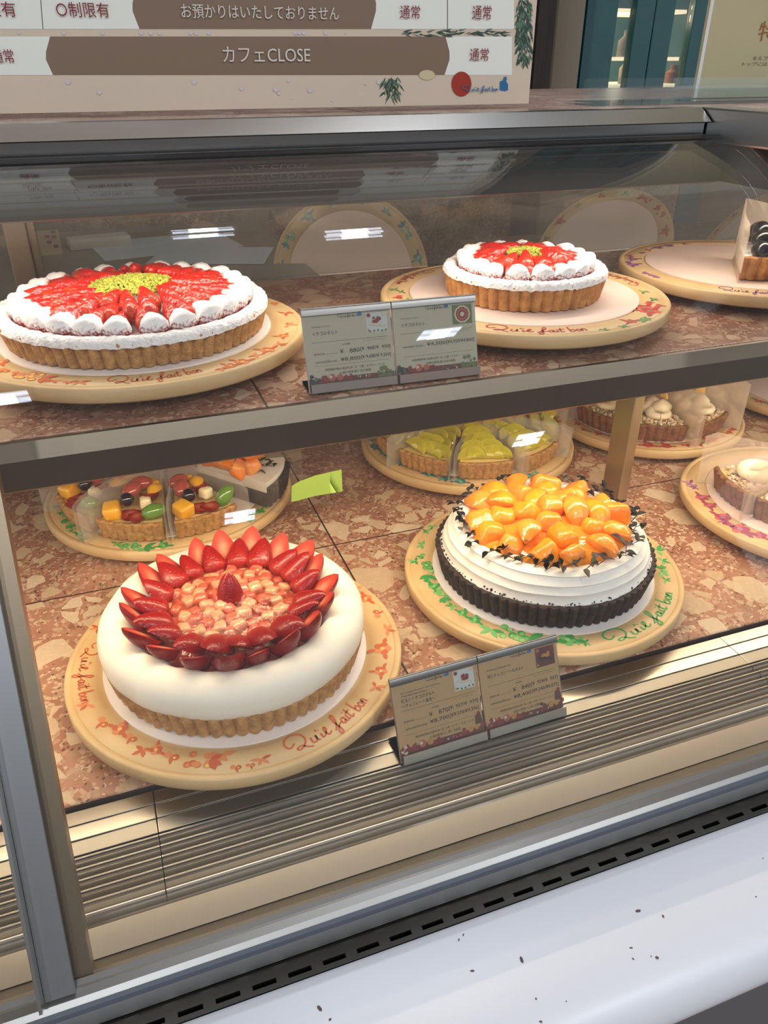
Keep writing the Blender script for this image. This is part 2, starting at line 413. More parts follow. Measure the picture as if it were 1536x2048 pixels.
# lettering -----------------------------------------------------------
def text_faces(bm, s, O, U, Vv, width, height, mi=0, align='L'):
    """text laid on the plane O + U*u + V*v, squeezed to width x height (metres)"""
    cu = bpy.data.curves.new('lettering', 'FONT'); cu.body = s; cu.resolution_u = 3
    ob = bpy.data.objects.new('lettering', cu); C.collection.objects.link(ob)
    dg = bpy.context.evaluated_depsgraph_get(); me = bpy.data.meshes.new_from_object(ob.evaluated_get(dg))
    bpy.data.objects.remove(ob); bpy.data.curves.remove(cu)
    if not me.vertices: return
    xs = [v.co.x for v in me.vertices]; ys = [v.co.y for v in me.vertices]
    x0, x1, y0, y1 = min(xs), max(xs), min(ys), max(ys)
    sy = height / max(y1 - y0, 1e-6); sx = (width / max(x1 - x0, 1e-6)) if width else sy
    vs = [bm.verts.new(O + U * ((v.co.x - x0) * sx) + Vv * ((v.co.y - y0) * sy)) for v in me.vertices]
    for p in me.polygons:
        try:
            f = bm.faces.new([vs[i] for i in p.vertices]); f.material_index = mi
        except ValueError: pass
    bpy.data.meshes.remove(me)

STROKES = [
 [(.10,.12),(.04,.07),(.0,.13),(.02,.21),(.10,.25),(.19,.22),(.22,.13),(.18,.04),(.12,.0),(.10,.03),(.15,.05),(.20,.0),(.25,-.03)],
 [(.27,.10),(.265,.03),(.29,.01),(.315,.04),(.325,.10)], [(.325,.10),(.325,.02),(.345,.02)],
 [(.365,.18),(.355,.14)], [(.385,.09),(.38,.02),(.41,.03)], [(.385,.14),(.387,.15)],
 [(.41,.03),(.46,.10),(.45,.14),(.43,.08),(.445,.01),(.49,.04)],
 [(.52,.0),(.58,.08),(.625,.19),(.605,.23),(.58,.13),(.575,-.04),(.55,-.08),(.54,-.03),(.59,.04),(.635,.06)],
 [(.69,.09),(.66,.10),(.64,.04),(.66,.01),(.685,.06)], [(.69,.10),(.69,.02),(.71,.02)],
 [(.725,.10),(.722,.02),(.74,.03)], [(.727,.15),(.729,.16)],
 [(.775,.18),(.76,.05),(.77,.01),(.80,.04)], [(.735,.11),(.81,.13)],
 [(.865,.22),(.855,.03),(.88,.01),(.905,.05),(.89,.10),(.86,.06)],
 [(.945,.10),(.92,.06),(.93,.015),(.955,.02),(.965,.07),(.945,.10)],
 [(.985,.10),(.98,.01)], [(.982,.05),(1.0,.10),(1.02,.08),(1.02,.01)],
]
def script_strokes(bm, fn, w=.012, mi=0, sub=4):
    """the hand-written shop name; fn maps (u along the writing, v up) to a point"""
    for st in STROKES:
        pts = [p.to_2d() for p in smooth_line([(a, b, 0) for a, b in st], sub)]
        L, Rr = [], []
        for i, p in enumerate(pts):
            d = pts[min(i + 1, len(pts) - 1)] - pts[max(i - 1, 0)]
            d = d.normalized() if d.length > 1e-9 else Vector((1, 0)); n = Vector((-d.y, d.x)) * w * .5
            L.append(bm.verts.new(fn(p.x + n.x, p.y + n.y))); Rr.append(bm.verts.new(fn(p.x - n.x, p.y - n.y)))
        for i in range(len(pts) - 1):
            f = bm.faces.new((L[i], Rr[i], Rr[i + 1], L[i + 1])); f.material_index = mi

# ------------------------------------------------------------------ the room
def struct(name, bm, m, smooth=False):
    o = obj(name, bm, m, None, smooth); o['kind'] = 'structure'; return o
bm = bmesh.new(); bbox(bm, -3, 4, -3.5, 3.2, -1.40, -1.30); struct('floor', bm, M('floor_tile', (120, 100, 84), .4, col2=(140, 118, 100), scale=4))
bm = bmesh.new(); bbox(bm, -3, 4, -3.5, 3.2, 1.30, 1.38); struct('ceiling', bm, M('ceiling_paint', (196, 190, 180), .8))
bm = bmesh.new(); bbox(bm, -3, 4, 3.0, 3.1, -1.30, 1.30); struct('wall_back', bm, M('back_wall_paint', (124, 112, 96), .7, col2=(110, 98, 82), scale=3))
bm = bmesh.new(); bbox(bm, -3, 4, -3.6, -3.5, -1.30, 1.30); struct('wall_front', bm, M('front_wall_paint', (120, 116, 112), .7, col2=(96, 92, 90), scale=2))
# ceiling lamps (mirrored in pane and steel, except the last pair added for light)
LAMPM = M('lamp_diffuser', (255, 255, 255), .4, emit=(225, 236, 255), estr=14)
LAMPH = M('lamp_housing', (230, 230, 230), .5)
for lx, ly, lw in LAMP_SPOTS:
    t = thing('ceiling_light', 'recessed rectangular ceiling light above the aisle', 'ceiling light', (lx, ly, 1.30), 0, 'ceiling lights above the aisle')
    bm = bmesh.new(); bbox(bm, -.09, .09, -.075, .075, -.012, 0, bev=.003); obj('housing', bm, LAMPH, t)
    bm = bmesh.new(); bbox(bm, -.075, .075, -.055, -.01, -.016, -.0122); bbox(bm, -.075, .075, .01, .055, -.016, -.0122); obj('diffuser', bm, LAMPM, t)

# ------------------------------------------------------------------ display case
X0, X1 = -.75, 1.75
CASE = thing('display_case', 'curved-glass stainless steel pastry display case with pink stone shelves and white bumper', 'display case', (.45, .8, -1.30))
COFF = V(-.45, -.8, 1.30)
def cpart(name, bm, m, smooth=True, label=None, parent=None):
    o = obj(name, bm, m, parent or CASE, smooth, COFF if parent is None else None)
    if label: o['label'] = label
    return o
bm = bmesh.new(); bbox(bm, X0, X1, .482, 1.44, -.556, -.523, bev=.002); cpart('stone_deck', bm, STONE, False)
bm = bmesh.new(); bbox(bm, X0, X1, .6055, 1.03, -.281, -.253, bev=.002); cpart('stone_shelf', bm, STONE_SHELF, False)
bm = bmesh.new(); extrude_x(bm, [(.604, -.2535), (.600, -.2535), (.5925, -.266), (.5925, -.2905), (.595, -.2925), (.612, -.2925), (.612, -.2815), (.604, -.2815)], X0, X1)
cpart('shelf_trim', bm, TRIM, False)
bm = bmesh.new(); bbox(bm, X0, X1, .613, .645, -.2915, -.2815); cpart('lamp_housing', bm, LAMPH, False)
bm = bmesh.new(); bbox(bm, .6105, .6255, .752, .79, -.523, -.281, bev=.0015); cpart('support_post', bm, POST, False)
for px in (45,):
    q = ony(px, 515, 1.02)
    bm = bmesh.new(); bbox(bm, q.x - .012, q.x + .012, 1.0, 1.035, -.253, -.075, bev=.0015)
    bbox(bm, q.x + .0125, q.x + .02, 1.01, 1.03, -.253, -.075); cpart('rear_post', bm, M('tan_steel', (150, 138, 120), .35, 1.0), False)
bm = bmesh.new(); bbox(bm, X0, X1, 1.036, 1.041, -.253, -.075); cpart('rear_glass', bm, RGLASS, False, 'clear rear pane')
# roof of the case, rail, hood
bm = bmesh.new(); bbox(bm, X0, X1, .742, 1.30, -.0755, -.0436, bev=.001); cpart('stone_top', bm, STONE_TOP, False)
bm = bmesh.new()
extrude_x(bm, [(.742, -.0430), (.738, -.0432), (.7355, -.0440), (.7182, -.0556), (.7200, -.0566), (.728, -.0566), (.728, -.075), (.742, -.075)], X0, .617); cpart('top_rail', bm, M('rail_steel', (188, 187, 186), .28, 1.0, aniso=.5), False)
bm = bmesh.new(); bbox(bm, X0, .63, .729, .7425, -.0745, -.0570); cpart('shadow_gap', bm, DARK, False)  # black block paints the deep shade in the gap under the rail
bm = bmesh.new(); extrude_x(bm, [(.7415, -.0757), (.722, -.0757), (.716, -.079), (.716, -.113), (.724, -.1155), (.7415, -.1155)], X0, .640); cpart('lamp_hood', bm, HOOD, False)
bm = bmesh.new(); extrude_x(bm, [(.7165, -.0667), (.706, -.0665), (.7, -.0690), (.7, -.0720), (.7165, -.0755)], X0, .62); cpart('glass_clip_rail', bm, M('dark_clip', (60, 60, 64), .3, .8), False)
# rail, counter and hood turn the inner corner towards the shopper
bm = bmesh.new()
bbox(bm, .619, .645, .36, .742, -.0750, -.0430, bev=.002); cpart('side_rail', bm, STEEL_L, False)
bm = bmesh.new(); bbox(bm, .646, 1.75, .36, .7415, -.0755, -.0436); cpart('side_stone_top', bm, STONE_TOP, False)
bm = bmesh.new(); bbox(bm, .642, .66, .36, .7415, -.113, -.0765); cpart('side_lamp_hood', bm, HOOD, False)
# curved front pane
def bez(p0, p1, p2, p3, n):
    return [p0 * (1 - t) ** 3 + p1 * 3 * t * (1 - t) ** 2 + p2 * 3 * t * t * (1 - t) + p3 * t ** 3 for t in [i / n for i in range(n + 1)]]
G0 = Vector((.322, -.512)); G1 = Vector((.492, -.206))
curve = [G0.lerp(G1, i / 6) for i in range(6)] + bez(G1, Vector((.540, -.120)), Vector((.560, -.0895)), Vector((.7035, -.0672)), 30)
def cnorm(i):
    d = (curve[min(i + 1, len(curve) - 1)] - curve[max(i - 1, 0)]).normalized(); return Vector((-d.y, d.x))
bm = bmesh.new()
prof = [(c.x, c.y) for c in curve] + [((curve[i] - cnorm(i) * .005).x, (curve[i] - cnorm(i) * .005).y) for i in range(len(curve) - 1, -1, -1)]
extrude_x(bm, prof, X0, .640); cpart('front_glass', bm, GLASS, True, 'clear bent front pane')
def sweep_bar(bm, x0, x1, o0, o1, i0=0, i1=None):
    a, b = [], []
    rows = []
    for i in range(i0, (i1 or len(curve))):
        n = cnorm(i); p, q = curve[i] + n * o0, curve[i] + n * o1
        rows.append([bm.verts.new(c) for c in ((x0, p.x, p.y), (x1, p.x, p.y), (x1, q.x, q.y), (x0, q.x, q.y))])
    grid_faces(bm, rows, True)
    for r in (rows[0], rows[-1]): bm.faces.new(r)
    bmesh.ops.recalc_face_normals(bm, faces=bm.faces[:])
bm = bmesh.new(); sweep_bar(bm, -.1125, -.1105, .0005, .016); fp = cpart('frame_post', bm, STEEL_L)
bm = bmesh.new(); sweep_bar(bm, -.1103, -.0925, .0005, .0045); cpart('cover_strip', bm, ALU, True, None, fp)
bm = bmesh.new(); sweep_bar(bm, -.106, -.082, -.019, -.0055); cpart('inner_strip', bm, M('tan_strip', (150, 134, 112), .4, 1.0), True, None, fp)
# louvred air grille between deck and pane
bm = bmesh.new()
for sx0, sx1 in ((X0, -.0325), (-.0318, .5515), (.5522, X1)):
    for k in range(3):                                   # three flat bars next to the deck
        y1 = .4795 - k * .0145; bbox(bm, sx0, sx1, y1 - .0138, y1, -.533, -.5285 - .0004 * k, bev=.0006)
    for k in range(6):                                   # rounded louvre bars with dark gaps
        y1 = .4345 - k * .0099
        n0 = len(bm.faces)
        extrude_x(bm, [(y1 - .0022, -.5296), (y1 - .0036, -.5302), (y1 - .0086, -.5375), (y1 - .0086, -.5400), (y1 - .004, -.5360), (y1 - .0022, -.5340)], sx0, sx1)
        bm.faces.ensure_lookup_table()
        for f in bm.faces[n0:]: f.material_index = 1
        bbox(bm, sx0, sx1, y1 - .0021, y1, -.5330, -.5283, bev=.0005, mi=2)
cpart('air_grille', bm, [STEEL, LOUV, LIP], False)
bm = bmesh.new(); bbox(bm, X0, X1, .340, .481, -.575, -.556); cpart('grille_tray', bm, M('tray_dark', (70, 68, 64), .5, .6), False)
bm = bmesh.new(); extrude_x(bm, [(.3755, -.5300), (.3720, -.5285), (.3485, -.5290), (.3480, -.556), (.3755, -.556)], X0, X1); cpart('inner_sill', bm, STEEL, False)
bm = bmesh.new(); extrude_x(bm, [(.3478, -.5292), (.3455, -.5270), (.3325, -.5150), (.3275, -.5150), (.3275, -.556), (.3478, -.556)], X0, X1); cpart('glass_rest', bm, M('rest_steel_dim', (120, 115, 106), .45, 1.0), False)  # darker steel paints the grey reflection of the sloped face
bm = bmesh.new(); extrude_x(bm, [(.3270, -.5105), (.3235, -.5120), (.3165, -.5135), (.3125, -.5165), (.3125, -.5420), (.3185, -.5440), (.3270, -.5440)], X0, X1); cpart('glass_sill', bm, M('sill_steel', (150, 149, 147), .42, 1.0), False)
bm = bmesh.new(); extrude_x(bm, [(.3122, -.5150), (.3100, -.5165), (.3100, -.5215), (.3122, -.5225)], X0, X1); cpart('rubber_gasket', bm, M('gasket', (70, 76, 88), .5), False)
bm = bmesh.new(); bbox(bm, X0, X1, .3005, .326, -.590, -.557); cpart('vent_channel', bm, DARK, False)
bm = bmesh.new()
bbox(bm, X0, X1, .3115, .3135, -.556, -.5445)
for y0, y1 in ((.3010, .3040), (.3075, .3115)): bbox(bm, X0, X1, y0, y1, -.5535, -.5515)
k = X0
while k < X1:
    bbox(bm, k, k + .0085, .3040, .3075, -.5535, -.5515); k += .0252
cpart('vent_strip', bm, M('grey_steel', (112, 110, 106), .38, 1.0), False)
bm = bmesh.new()
bp_ = [(.3005, -.562), (.3005, -.5535), (.297, -.5528), (.270, -.5533), (.240, -.5556), (.224, -.5590), (.212, -.5650), (.2045, -.5750), (.2020, -.5880), (.2055, -.6020), (.2160, -.6080), (.3005, -.6080)]
pp = [Vector((a, b, 0)) for a, b in bp_[2:10]]; pp = [(p.x, p.y) for p in smooth_line(pp, 4)]
extrude_x(bm, bp_[:2] + pp + bp_[10:], X0, X1)
bmp = cpart('bumper', bm, WHITE, True)
CHIPM = M('chipped_paint', (96, 74, 70), .7)
for i in range(30):
    x = rnd.uniform(-.05, .5); y = rnd.uniform(.222, .292); s = rnd.choice((.0005, .0006, .0008, .0012))
    ys = [(q[0], q[1]) for q in pp]; z = -.553
    for q, q2 in zip(pp[:-1], pp[1:]):
        if q2[0] <= y <= q[0]: z = q[1] + (q2[1] - q[1]) * (y - q[0]) / (q2[0] - q[0])
    a = rnd.uniform(0, PI); e = rnd.uniform(1, 2.4); bm = bmesh.new()
    poly(bm, [V(x + s * e * math.cos(t) * math.cos(a) - s * math.sin(t) * math.sin(a), y + s * e * math.cos(t) * math.sin(a) + s * math.sin(t) * math.cos(a), z + .0003) for t in [q * PI / 3 for q in range(6)]])
    c = obj('paint_chip', bm, CHIPM, bmp, False)
bmp['label'] = 'white rounded bumper ledge'
bm = bmesh.new(); bbox(bm, X0, X1, .218, .42, -1.28, -.6085); cpart('front_panel', bm, GREY, False)
bm = bmesh.new(); bbox(bm, X0, X1, .421, 1.43, -1.28, -.577); cpart('case_body', bm, GREY, False)
bm = bmesh.new(); bbox(bm, X0, X1, .24, 1.40, -1.30, -1.281); cpart('plinth', bm, DARK, False)

# ------------------------------------------------------------------ cake stands
def motif(bm, P, ang, kind, s, cols, r):
    """painted sprig on the rim: kind leaf / grape / flower / cherry; cols = material slots (dark, mid, light)"""
    def pt(u, v):                                        # u along the rim, v outwards
        c, q = math.cos(ang), math.sin(ang)
        return V(P[0] + (-q) * u + c * v, P[1] + c * u + q * v, P[2])
    z = [0]
    def leaf(u, v, a, L, w, mi):
        ps = []
        for t in (0, .25, .55, .8, 1.0, .8, .55, .25):
            ps.append(t)
        sgn = [0, 1, 1, 1, 0, -1, -1, -1]; wd_ = [0, .8, 1, .55, 0, .55, 1, .8]; out = []
        z[0] += .00002
        for t, g, q in zip(ps, sgn, wd_):
            x = t * L; y = g * q * w / 2
            p = pt(u + x * math.cos(a) - y * math.sin(a), v + x * math.sin(a) + y * math.cos(a)); p.z += z[0]; out.append(p)
        poly(bm, out, mi)
    def disc(u, v, rr, mi, n=10):
        z[0] += .00002; out = []
        for k in range(n):
            p = pt(u + rr * math.cos(2 * PI * k / n), v + rr * math.sin(2 * PI * k / n)); p.z += z[0]; out.append(p)
        poly(bm, out, mi)
    d, m_, l_ = cols
    if kind == 'leaf':
        for a in (-.4, .8, 1.9, 3.2): leaf(0, 0, a + r.uniform(-.3, .3), s * r.uniform(.8, 1.2), s * .42, r.choice((d, m_)))
    elif kind == 'grape':
        for i in range(9):
            u, v = r.uniform(-1.0, 1.0) * s, r.uniform(-.55, .55) * s
            disc(u, v, s * .30, r.choice((m_, d))); disc(u + s * .05, v + s * .05, s * .19, r.choice((l_, m_)))
        for a in (.3, -.7, .9): leaf(s * 1.0, 0, a, s * 1.1, s * .5, d)
    elif kind == 'flower':
        for k in range(5):
            a = k * 1.257 + .3; disc(s * .45 * math.cos(a), s * .45 * math.sin(a), s * .38, m_ if k % 2 else d)
        disc(0, 0, s * .22, l_)
        for a in (.2, 2.9, -1.9): leaf(.6 * s * math.cos(a), .6 * s * math.sin(a), a, s * .95, s * .42, l_ if cols[0] == 2 else d)
    elif kind == 'cherry':
        disc(-s * .35, 0, s * .38, m_); disc(s * .45, s * .12, s * .38, d); disc(s * .4, s * .2, s * .14, l_)
        leaf(0, .1 * s, 1.2, s * 1.0, s * .35, l_ if cols[0] == 2 else d)
PAINT = {'orange': [(196, 96, 52), (214, 134, 84), (232, 190, 104)], 'green': [(66, 152, 74), (116, 182, 104), (160, 200, 124)],
         'red': [(176, 44, 40), (206, 78, 60), (92, 138, 76)], 'purple': [(132, 76, 128), (172, 112, 150), (150, 120, 186)],
         'teal': [(50, 130, 140), (96, 172, 148), (160, 196, 150)], 'plum': [(160, 70, 90), (196, 96, 100), (160, 118, 150)],
         'green2': [(84, 126, 66), (116, 150, 84), (150, 170, 100)]}
PM = {k: [M('paint_%s_%s' % (k, n), c, .5) for n, c in zip(('dark', 'mid', 'light'), v)] for k, v in PAINT.items()}
def stand(label, cx, cy, ztop, zsurf, colour, sc=1.0, motifs=(), texts=(), textcol=None, second=None, seed=1, name='cake_stand', foot=True, ring=()):
    r = random.Random(seed)
    t = thing(name, label, 'cake stand', (cx, cy, zsurf), 0, None)
    h = ztop - zsurf; bm = bmesh.new()
    lathe(bm, [(0, h - .0135), (.1585 * sc, h - .0135), (.1605 * sc, h - .0115), (.1605 * sc, h - .0015), (.159 * sc, h), (.1545 * sc, h), (.1538 * sc, h - .0007), (.1531 * sc, h), (.130 * sc, h), (.1288 * sc, h - .0013), (0, h - .0013)], 128)
    nm = [WOOD]; mats = PM[colour]; i0 = 1; nm += mats
    if second: nm += PM[second]
    for (px, py, kind, s) in motifs:
        q = onz(px, py, ztop); d = V(q.x - cx, q.y - cy, 0)
        rr = min(max(d.length, .135 * sc), .150 * sc); a = math.atan2(d.y, d.x); u = s * .001
        useSec = second and kind in ('leaf',)
        motif(bm, (rr * math.cos(a), rr * math.sin(a), h + .00018), a, kind, u, (4, 5, 6) if useSec else (1, 2, 3), r)
    for (deg, kind, s) in ring:
        a = math.radians(deg); rr = .143 * sc
        motif(bm, (rr * math.cos(a), rr * math.sin(a), h + .00018), a, kind, s * .001, (4, 5, 6) if second and kind == 'leaf' else (1, 2, 3), r)
    for ((ax, ay), (bx, by), hh) in texts:
        qa, qb = onz(ax, ay, ztop), onz(bx, by, ztop)
        a0 = math.atan2(qa.y - cy, qa.x - cx); a1 = math.atan2(qb.y - cy, qb.x - cx)
        while a1 < a0: a1 += 2 * PI
        r0 = .1485 * sc
        def fn(u, v, a0=a0, a1=a1):
            a = a0 + (a1 - a0) * u; q = r0 - v * hh
            return V(q * math.cos(a), q * math.sin(a), h + .0003)
        script_strokes(bm, fn, .020, 1)
    b = obj('board', bm, nm, t)
    if foot:
        bm = bmesh.new(); lathe(bm, [(0, 0), (.075, 0), (.075, .004), (.06, .006), (.06, h - .0137), (0, h - .0137)], 48); obj('foot', bm, HOOD, t)
    return t
def cake_board(label, cx, cy, z, r=.126, m=None):
    bm = bmesh.new(); lathe(bm, [(0, 0), (r, 0), (r, .0016), (0, .0016)], 96)
    o = obj('cake_board', bm, m or CARD, None); o.location = (cx, cy, z); tag(o, label, 'cake board'); return o
L, G_, Fl, Ch = 'leaf', 'grape', 'flower', 'cherry'
ZL, ZLS, ZU, ZUS = -.498, -.523, -.228, -.253
PA, PB, PF, PK = (.0642, .5987), (.4164, .6243), (.0413, .9582), (.4837, .9670)
PC, PG, PX = (.802, .964), (.825, .64), (1.15, .96)
PUL, PUM, PUR = (.0277, .7799), (.4466, .7736), (.785, .795)
stand('cream wooden stand with orange fruit painting, front left under the white cream tart', *PA, ZL, ZLS, 'orange', 1.0,
      [(175,1409,L,9),(207,1443,Ch,9),(240,1458,Fl,9),(268,1470,Ch,8),(286,1500,L,10),(312,1500,Fl,7),(343,1511,Ch,9),(393,1520,G_,11),(439,1511,L,12),(471,1534,Ch,6),(500,1530,Ch,5),(523,1518,L,8),
       (751,1374,L,9),(762,1342,Fl,8),(765,1297,Fl,11),(774,1260,L,9),(753,1229,Ch,9),(731,1197,Fl,9),(195,1256,L,9),(715,1175,L,8)],
      [((572,1498),(742,1408),.075),((160,1285),(184,1398),.062)], seed=3)
stand('cream wooden stand with green grape painting, under the persimmon chocolate tart', *PB, ZL, ZLS, 'green', .969,
      [(853,1063,L,8),(845,1090,L,9),(845,1112,Ch,8),(855,1138,G_,12),(832,1122,L,9),(861,1164,L,9),(872,1172,Fl,8),(889,1184,G_,9),(890,1200,L,6),(919,1205,L,8),(933,1221,Fl,7),(958,1233,Fl,8),(982,1259,L,14),(1034,1263,G_,14),(1080,1272,L,7),(1133,1273,Fl,12),(1155,1281,L,9),(1170,1285,L,6),
       (1333,1098,L,12),(1325,1122,L,9),(1325,1146,G_,8),(1330,1160,L,7),(840,1045,L,7)],
      [((1205,1272),(1342,1190),.075)], seed=4)
stand('cream wooden stand with orange painting, under the large sugared strawberry tart', *PUL, ZU, ZUS, 'orange', 1.0,
      [(10,740,Ch,9),(35,746,Ch,8),(62,752,G_,12),(106,761,L,9),(135,764,Ch,6),(160,764,L,9),(450,741,L,8),(470,735,Fl,7),(492,726,Fl,9),(510,711,L,9),(535,700,Fl,9),(571,690,L,9),(567,672,Fl,7),(576,650,L,10),(571,627,L,9),(560,606,Ch,8),(2,725,Fl,8)],
      [((208,772),(420,758),.072)], seed=5)
stand('cream wooden stand with red flowers and green leaves, under the small strawberry tart', *PUM, ZU, ZUS, 'red', 1.0,
      [(1300,622,Fl,14),(1283,614,Fl,12),(1280,640,L,10),(1285,584,L,9),(1305,599,L,9),(1315,612,Ch,9),(1295,606,Ch,8),(1262,643,Fl,8),(1245,652,L,7),(1210,660,L,6),(1305,640,L,8),(790,579,L,9),(805,584,L,7),(800,594,Ch,10),(820,600,L,9),(790,604,Ch,8)],
      [((965,660),(1178,666),.07),((1285,570),(1225,545),.05),((880,545),(793,567),.05)], second='green2', seed=6)
stand('cream wooden stand with purple flower painting, under the black grape slice', *PUR, ZU, ZUS, 'purple', 1.0,
      [(1262,512,L,9),(1265,518,Fl,9),(1265,529,Fl,10),(1258,524,Ch,8),(1285,546,Ch,8),(1300,550,Ch,7),(1313,553,Ch,8),(1290,506,Ch,8),(1331,498,Fl,9),(1356,496,Fl,9),(1385,493,L,8),(1310,502,L,8)],
      [((1418,590),(1570,590),.07)], second='plum', seed=7)
stand('cream wooden stand with green painting, under the mixed fruit tart slices', *PF, ZL, ZLS, 'green', 1.0,
      [(122,1012,L,9),(129,1031,G_,10),(135,1045,G_,9),(125,1025,L,9),(146,1058,L,8),(160,1068,Fl,8),(165,1078,L,7),(235,1087,L,9),(268,1093,G_,13),(250,1092,L,10),(327,1091,Fl,9),(400,1085,L,6),(508,1031,G_,9),(500,1040,L,8),(527,1014,L,9),(540,1004,Fl,7)], seed=8)
stand('cream wooden stand with teal painting, under the golden kiwi tart slices', *PK, ZL, ZLS, 'teal', 1.0,
      [(747,874,G_,8),(745,868,L,8),(754,895,L,11),(750,890,L,10),(770,906,Fl,11),(780,915,Fl,8),(794,923,G_,8),(859,949,Fl,9),(895,955,L,12),(885,957,L,9),(921,963,Fl,10),(1058,952,Fl,9),(1070,945,L,8),(1123,902,L,9)], seed=9)
stand('cream wooden stand with red cherry painting, behind the steel support post', *PC, ZL, ZLS, 'red', .968,
      [(1158,846,Ch,9),(1168,858,Ch,9),(1178,862,L,7),(1196,866,Ch,10),(1296,890,Fl,11),(1333,892,Fl,10),(1370,890,Ch,9),(1395,889,Ch,9),(1410,884,L,10),(1421,879,Fl,12),(1443,872,Ch,7),(1455,865,Ch,9),(1463,859,Ch,10),(1470,850,L,7),(1105,815,Fl,8)], second='green2', seed=10)
stand('cream wooden stand with plum blossom painting at the right edge, under two crumble slices', *PG, ZL, ZLS, 'plum', 1.0,
      [(1381,967,L,12),(1392,975,L,9),(1404,995,Fl,11),(1419,1011,Fl,10),(1445,1035,Fl,13),(1450,1042,L,10),(1480,1058,Fl,15),(1470,1052,L,9),(1500,1068,L,9),(1520,1071,Fl,10)], second='purple', seed=12)
stand('cream wooden stand with cherry painting, farthest back at the right edge', *PX, ZL, ZLS, 'red', 1.0,
      [(1508,797,L,7),(1515,801,Ch,9),(1525,803,Ch,9),(1536,806,L,8)], second='green2', seed=13)
cake_board('white card disc beneath the white cream tart', *PA, ZL - .0012)
cake_board('white card disc beneath the persimmon chocolate tart', *PB, ZL - .0012, .1235)
cake_board('white card disc beneath the large sugared strawberry tart', *PUL, ZU - .0012, .1275)
cake_board('pinkish card disc showing wide around the small strawberry tart', *PUM, ZU - .0012, .1275, CARDP)
cake_board('pinkish card disc mostly bare beneath the black grape slice', *PUR, ZU - .0012, .1275, CARDP)
cake_board('white card disc beneath the mixed fruit slices', *PF, ZL - .0012, .1275)
cake_board('white card disc beneath the golden kiwi slices', *PK, ZL - .0012, .1275)
cake_board('pale card disc beneath the slices behind the support post', *PC, ZL - .0012, .122, CARDP)
cake_board('pale card disc beneath the two crumble slices at the right edge', *PG, ZL - .0012, .1275, CARDP)
cake_board('bare pinkish card disc on the farthest back stand', *PX, ZL - .0012, .1275, CARDP)

# ------------------------------------------------------------------ pastry shapes
def flute_mod(n, amp, h0, h1, jit=0.0, seed=0):
    def f(a, r, z):
        if r < .02: return r, z
        return r + amp * (abs(math.cos(n * a / 2)) - .55) + jit * noise.noise(V(math.cos(a) * 9, math.sin(a) * 9, z * 80 + seed)), z + jit * .8 * noise.noise(V(math.cos(a) * 14, math.sin(a) * 14, seed + 3.3))
    return f
def crust_bm(rt, rb, h, n, amp=.0022, wall=.006, jit=.0006, seed=0, a0=0, a1=2 * PI, seg=None):
    bm = bmesh.new()
    prof = [(rb - .004, 0), (rb, .0012), (rb + (rt - rb) * .25, h * .25), (rb + (rt - rb) * .6, h * .6), (rt - .0004, h - .0016), (rt - .001, h), (rt - wall * .5, h + .0006), (rt - wall, h - .0004), (rt - wall - .0006, h - .008)]
    mod = flute_mod(n, amp, 0, h, jit, seed)
    rows = lathe(bm, prof, seg or n * 8, mod, a0, a1)
    return bm
def strawberry_bm(L=.034, R_=.0140, half=False, n=16, cut_mi=1):
    bm = bmesh.new(); prof = []
    for i in range(11):
        t = i / 10
        r = R_ * min(1, (t / .16) ** .5) * max(0, 1 - t ** 2.1) ** .66 * (1 - .12 * t)
        prof.append((r, L * t))
    if not half:
        lathe(bm, [(max(r, 0) if 0 < i < 10 else 0, z) for i, (r, z) in enumerate(prof)], n)
    else:
        m = n // 2; rows = []
        for (r, z) in prof:
            rows.append([bm.verts.new((r * math.sin(PI * k / m) * .9, -r * math.cos(PI * k / m), z)) for k in range(m + 1)] if r > 1e-6 else [bm.verts.new((0, 0, z))] * (m + 1))
        for i in range(10):
            p, q = rows[i], rows[i + 1]
            for k in range(m):
                vs = []
                for v in (p[k], p[k + 1], q[k + 1], q[k]):
                    if v not in vs: vs.append(v)
                if len(vs) > 2: bm.faces.new(vs)
        edge = [rows[i][0] for i in range(11)] + [rows[i][m] for i in range(9, 0, -1)]
        f = bm.faces.new(edge); f.material_index = cut_mi
    bmesh.ops.recalc_face_normals(bm, faces=bm.faces[:]); return bm
def chunk_bm(sx, sy, sz, seed, bev=.3, taper=.25, seg=3):
    r = random.Random(seed); bm = bmesh.new(); bmesh.ops.create_cube(bm, size=1.0)
    for v in bm.verts:
        k = 1 - taper * r.random() * (1 if v.co.z > 0 else .3)
        v.co = V(v.co.x * sx * k * r.uniform(.8, 1.1), v.co.y * sy * k * r.uniform(.8, 1.1), v.co.z * sz * r.uniform(.85, 1.1))
    bmesh.ops.bevel(bm, geom=bm.edges[:], offset=min(sx, sy, sz) * bev, segments=seg, affect='EDGES', profile=.5); return bm
def wedge_bm(s, seed):
    """fruit wedge: an orange-segment shape with one round back and two cut faces"""
    r = random.Random(seed); bm = bmesh.new(); rows = []
    A = r.uniform(.9, 1.25); L = s * r.uniform(1.5, 2.0)
    for i in range(9):
        t = i / 8; q = math.sin(PI * (t * .86 + .07)); rows.append([bm.verts.new((0, (t - .5) * L, -.35 * s * q))] + [bm.verts.new((s * q * .8 * math.sin(a), (t - .5) * L, -.35 * s * q + s * q * math.cos(a))) for a in [A * (k / 6 - .5) * 1.5 for k in range(7)]])
    grid_faces(bm, rows, True)
    for row in (rows[0], rows[-1]): bm.faces.new(row)
    bmesh.ops.recalc_face_normals(bm, faces=bm.faces[:])
    bmesh.ops.bevel(bm, geom=bm.edges[:], offset=s * .05, segments=1, affect='EDGES'); return bm
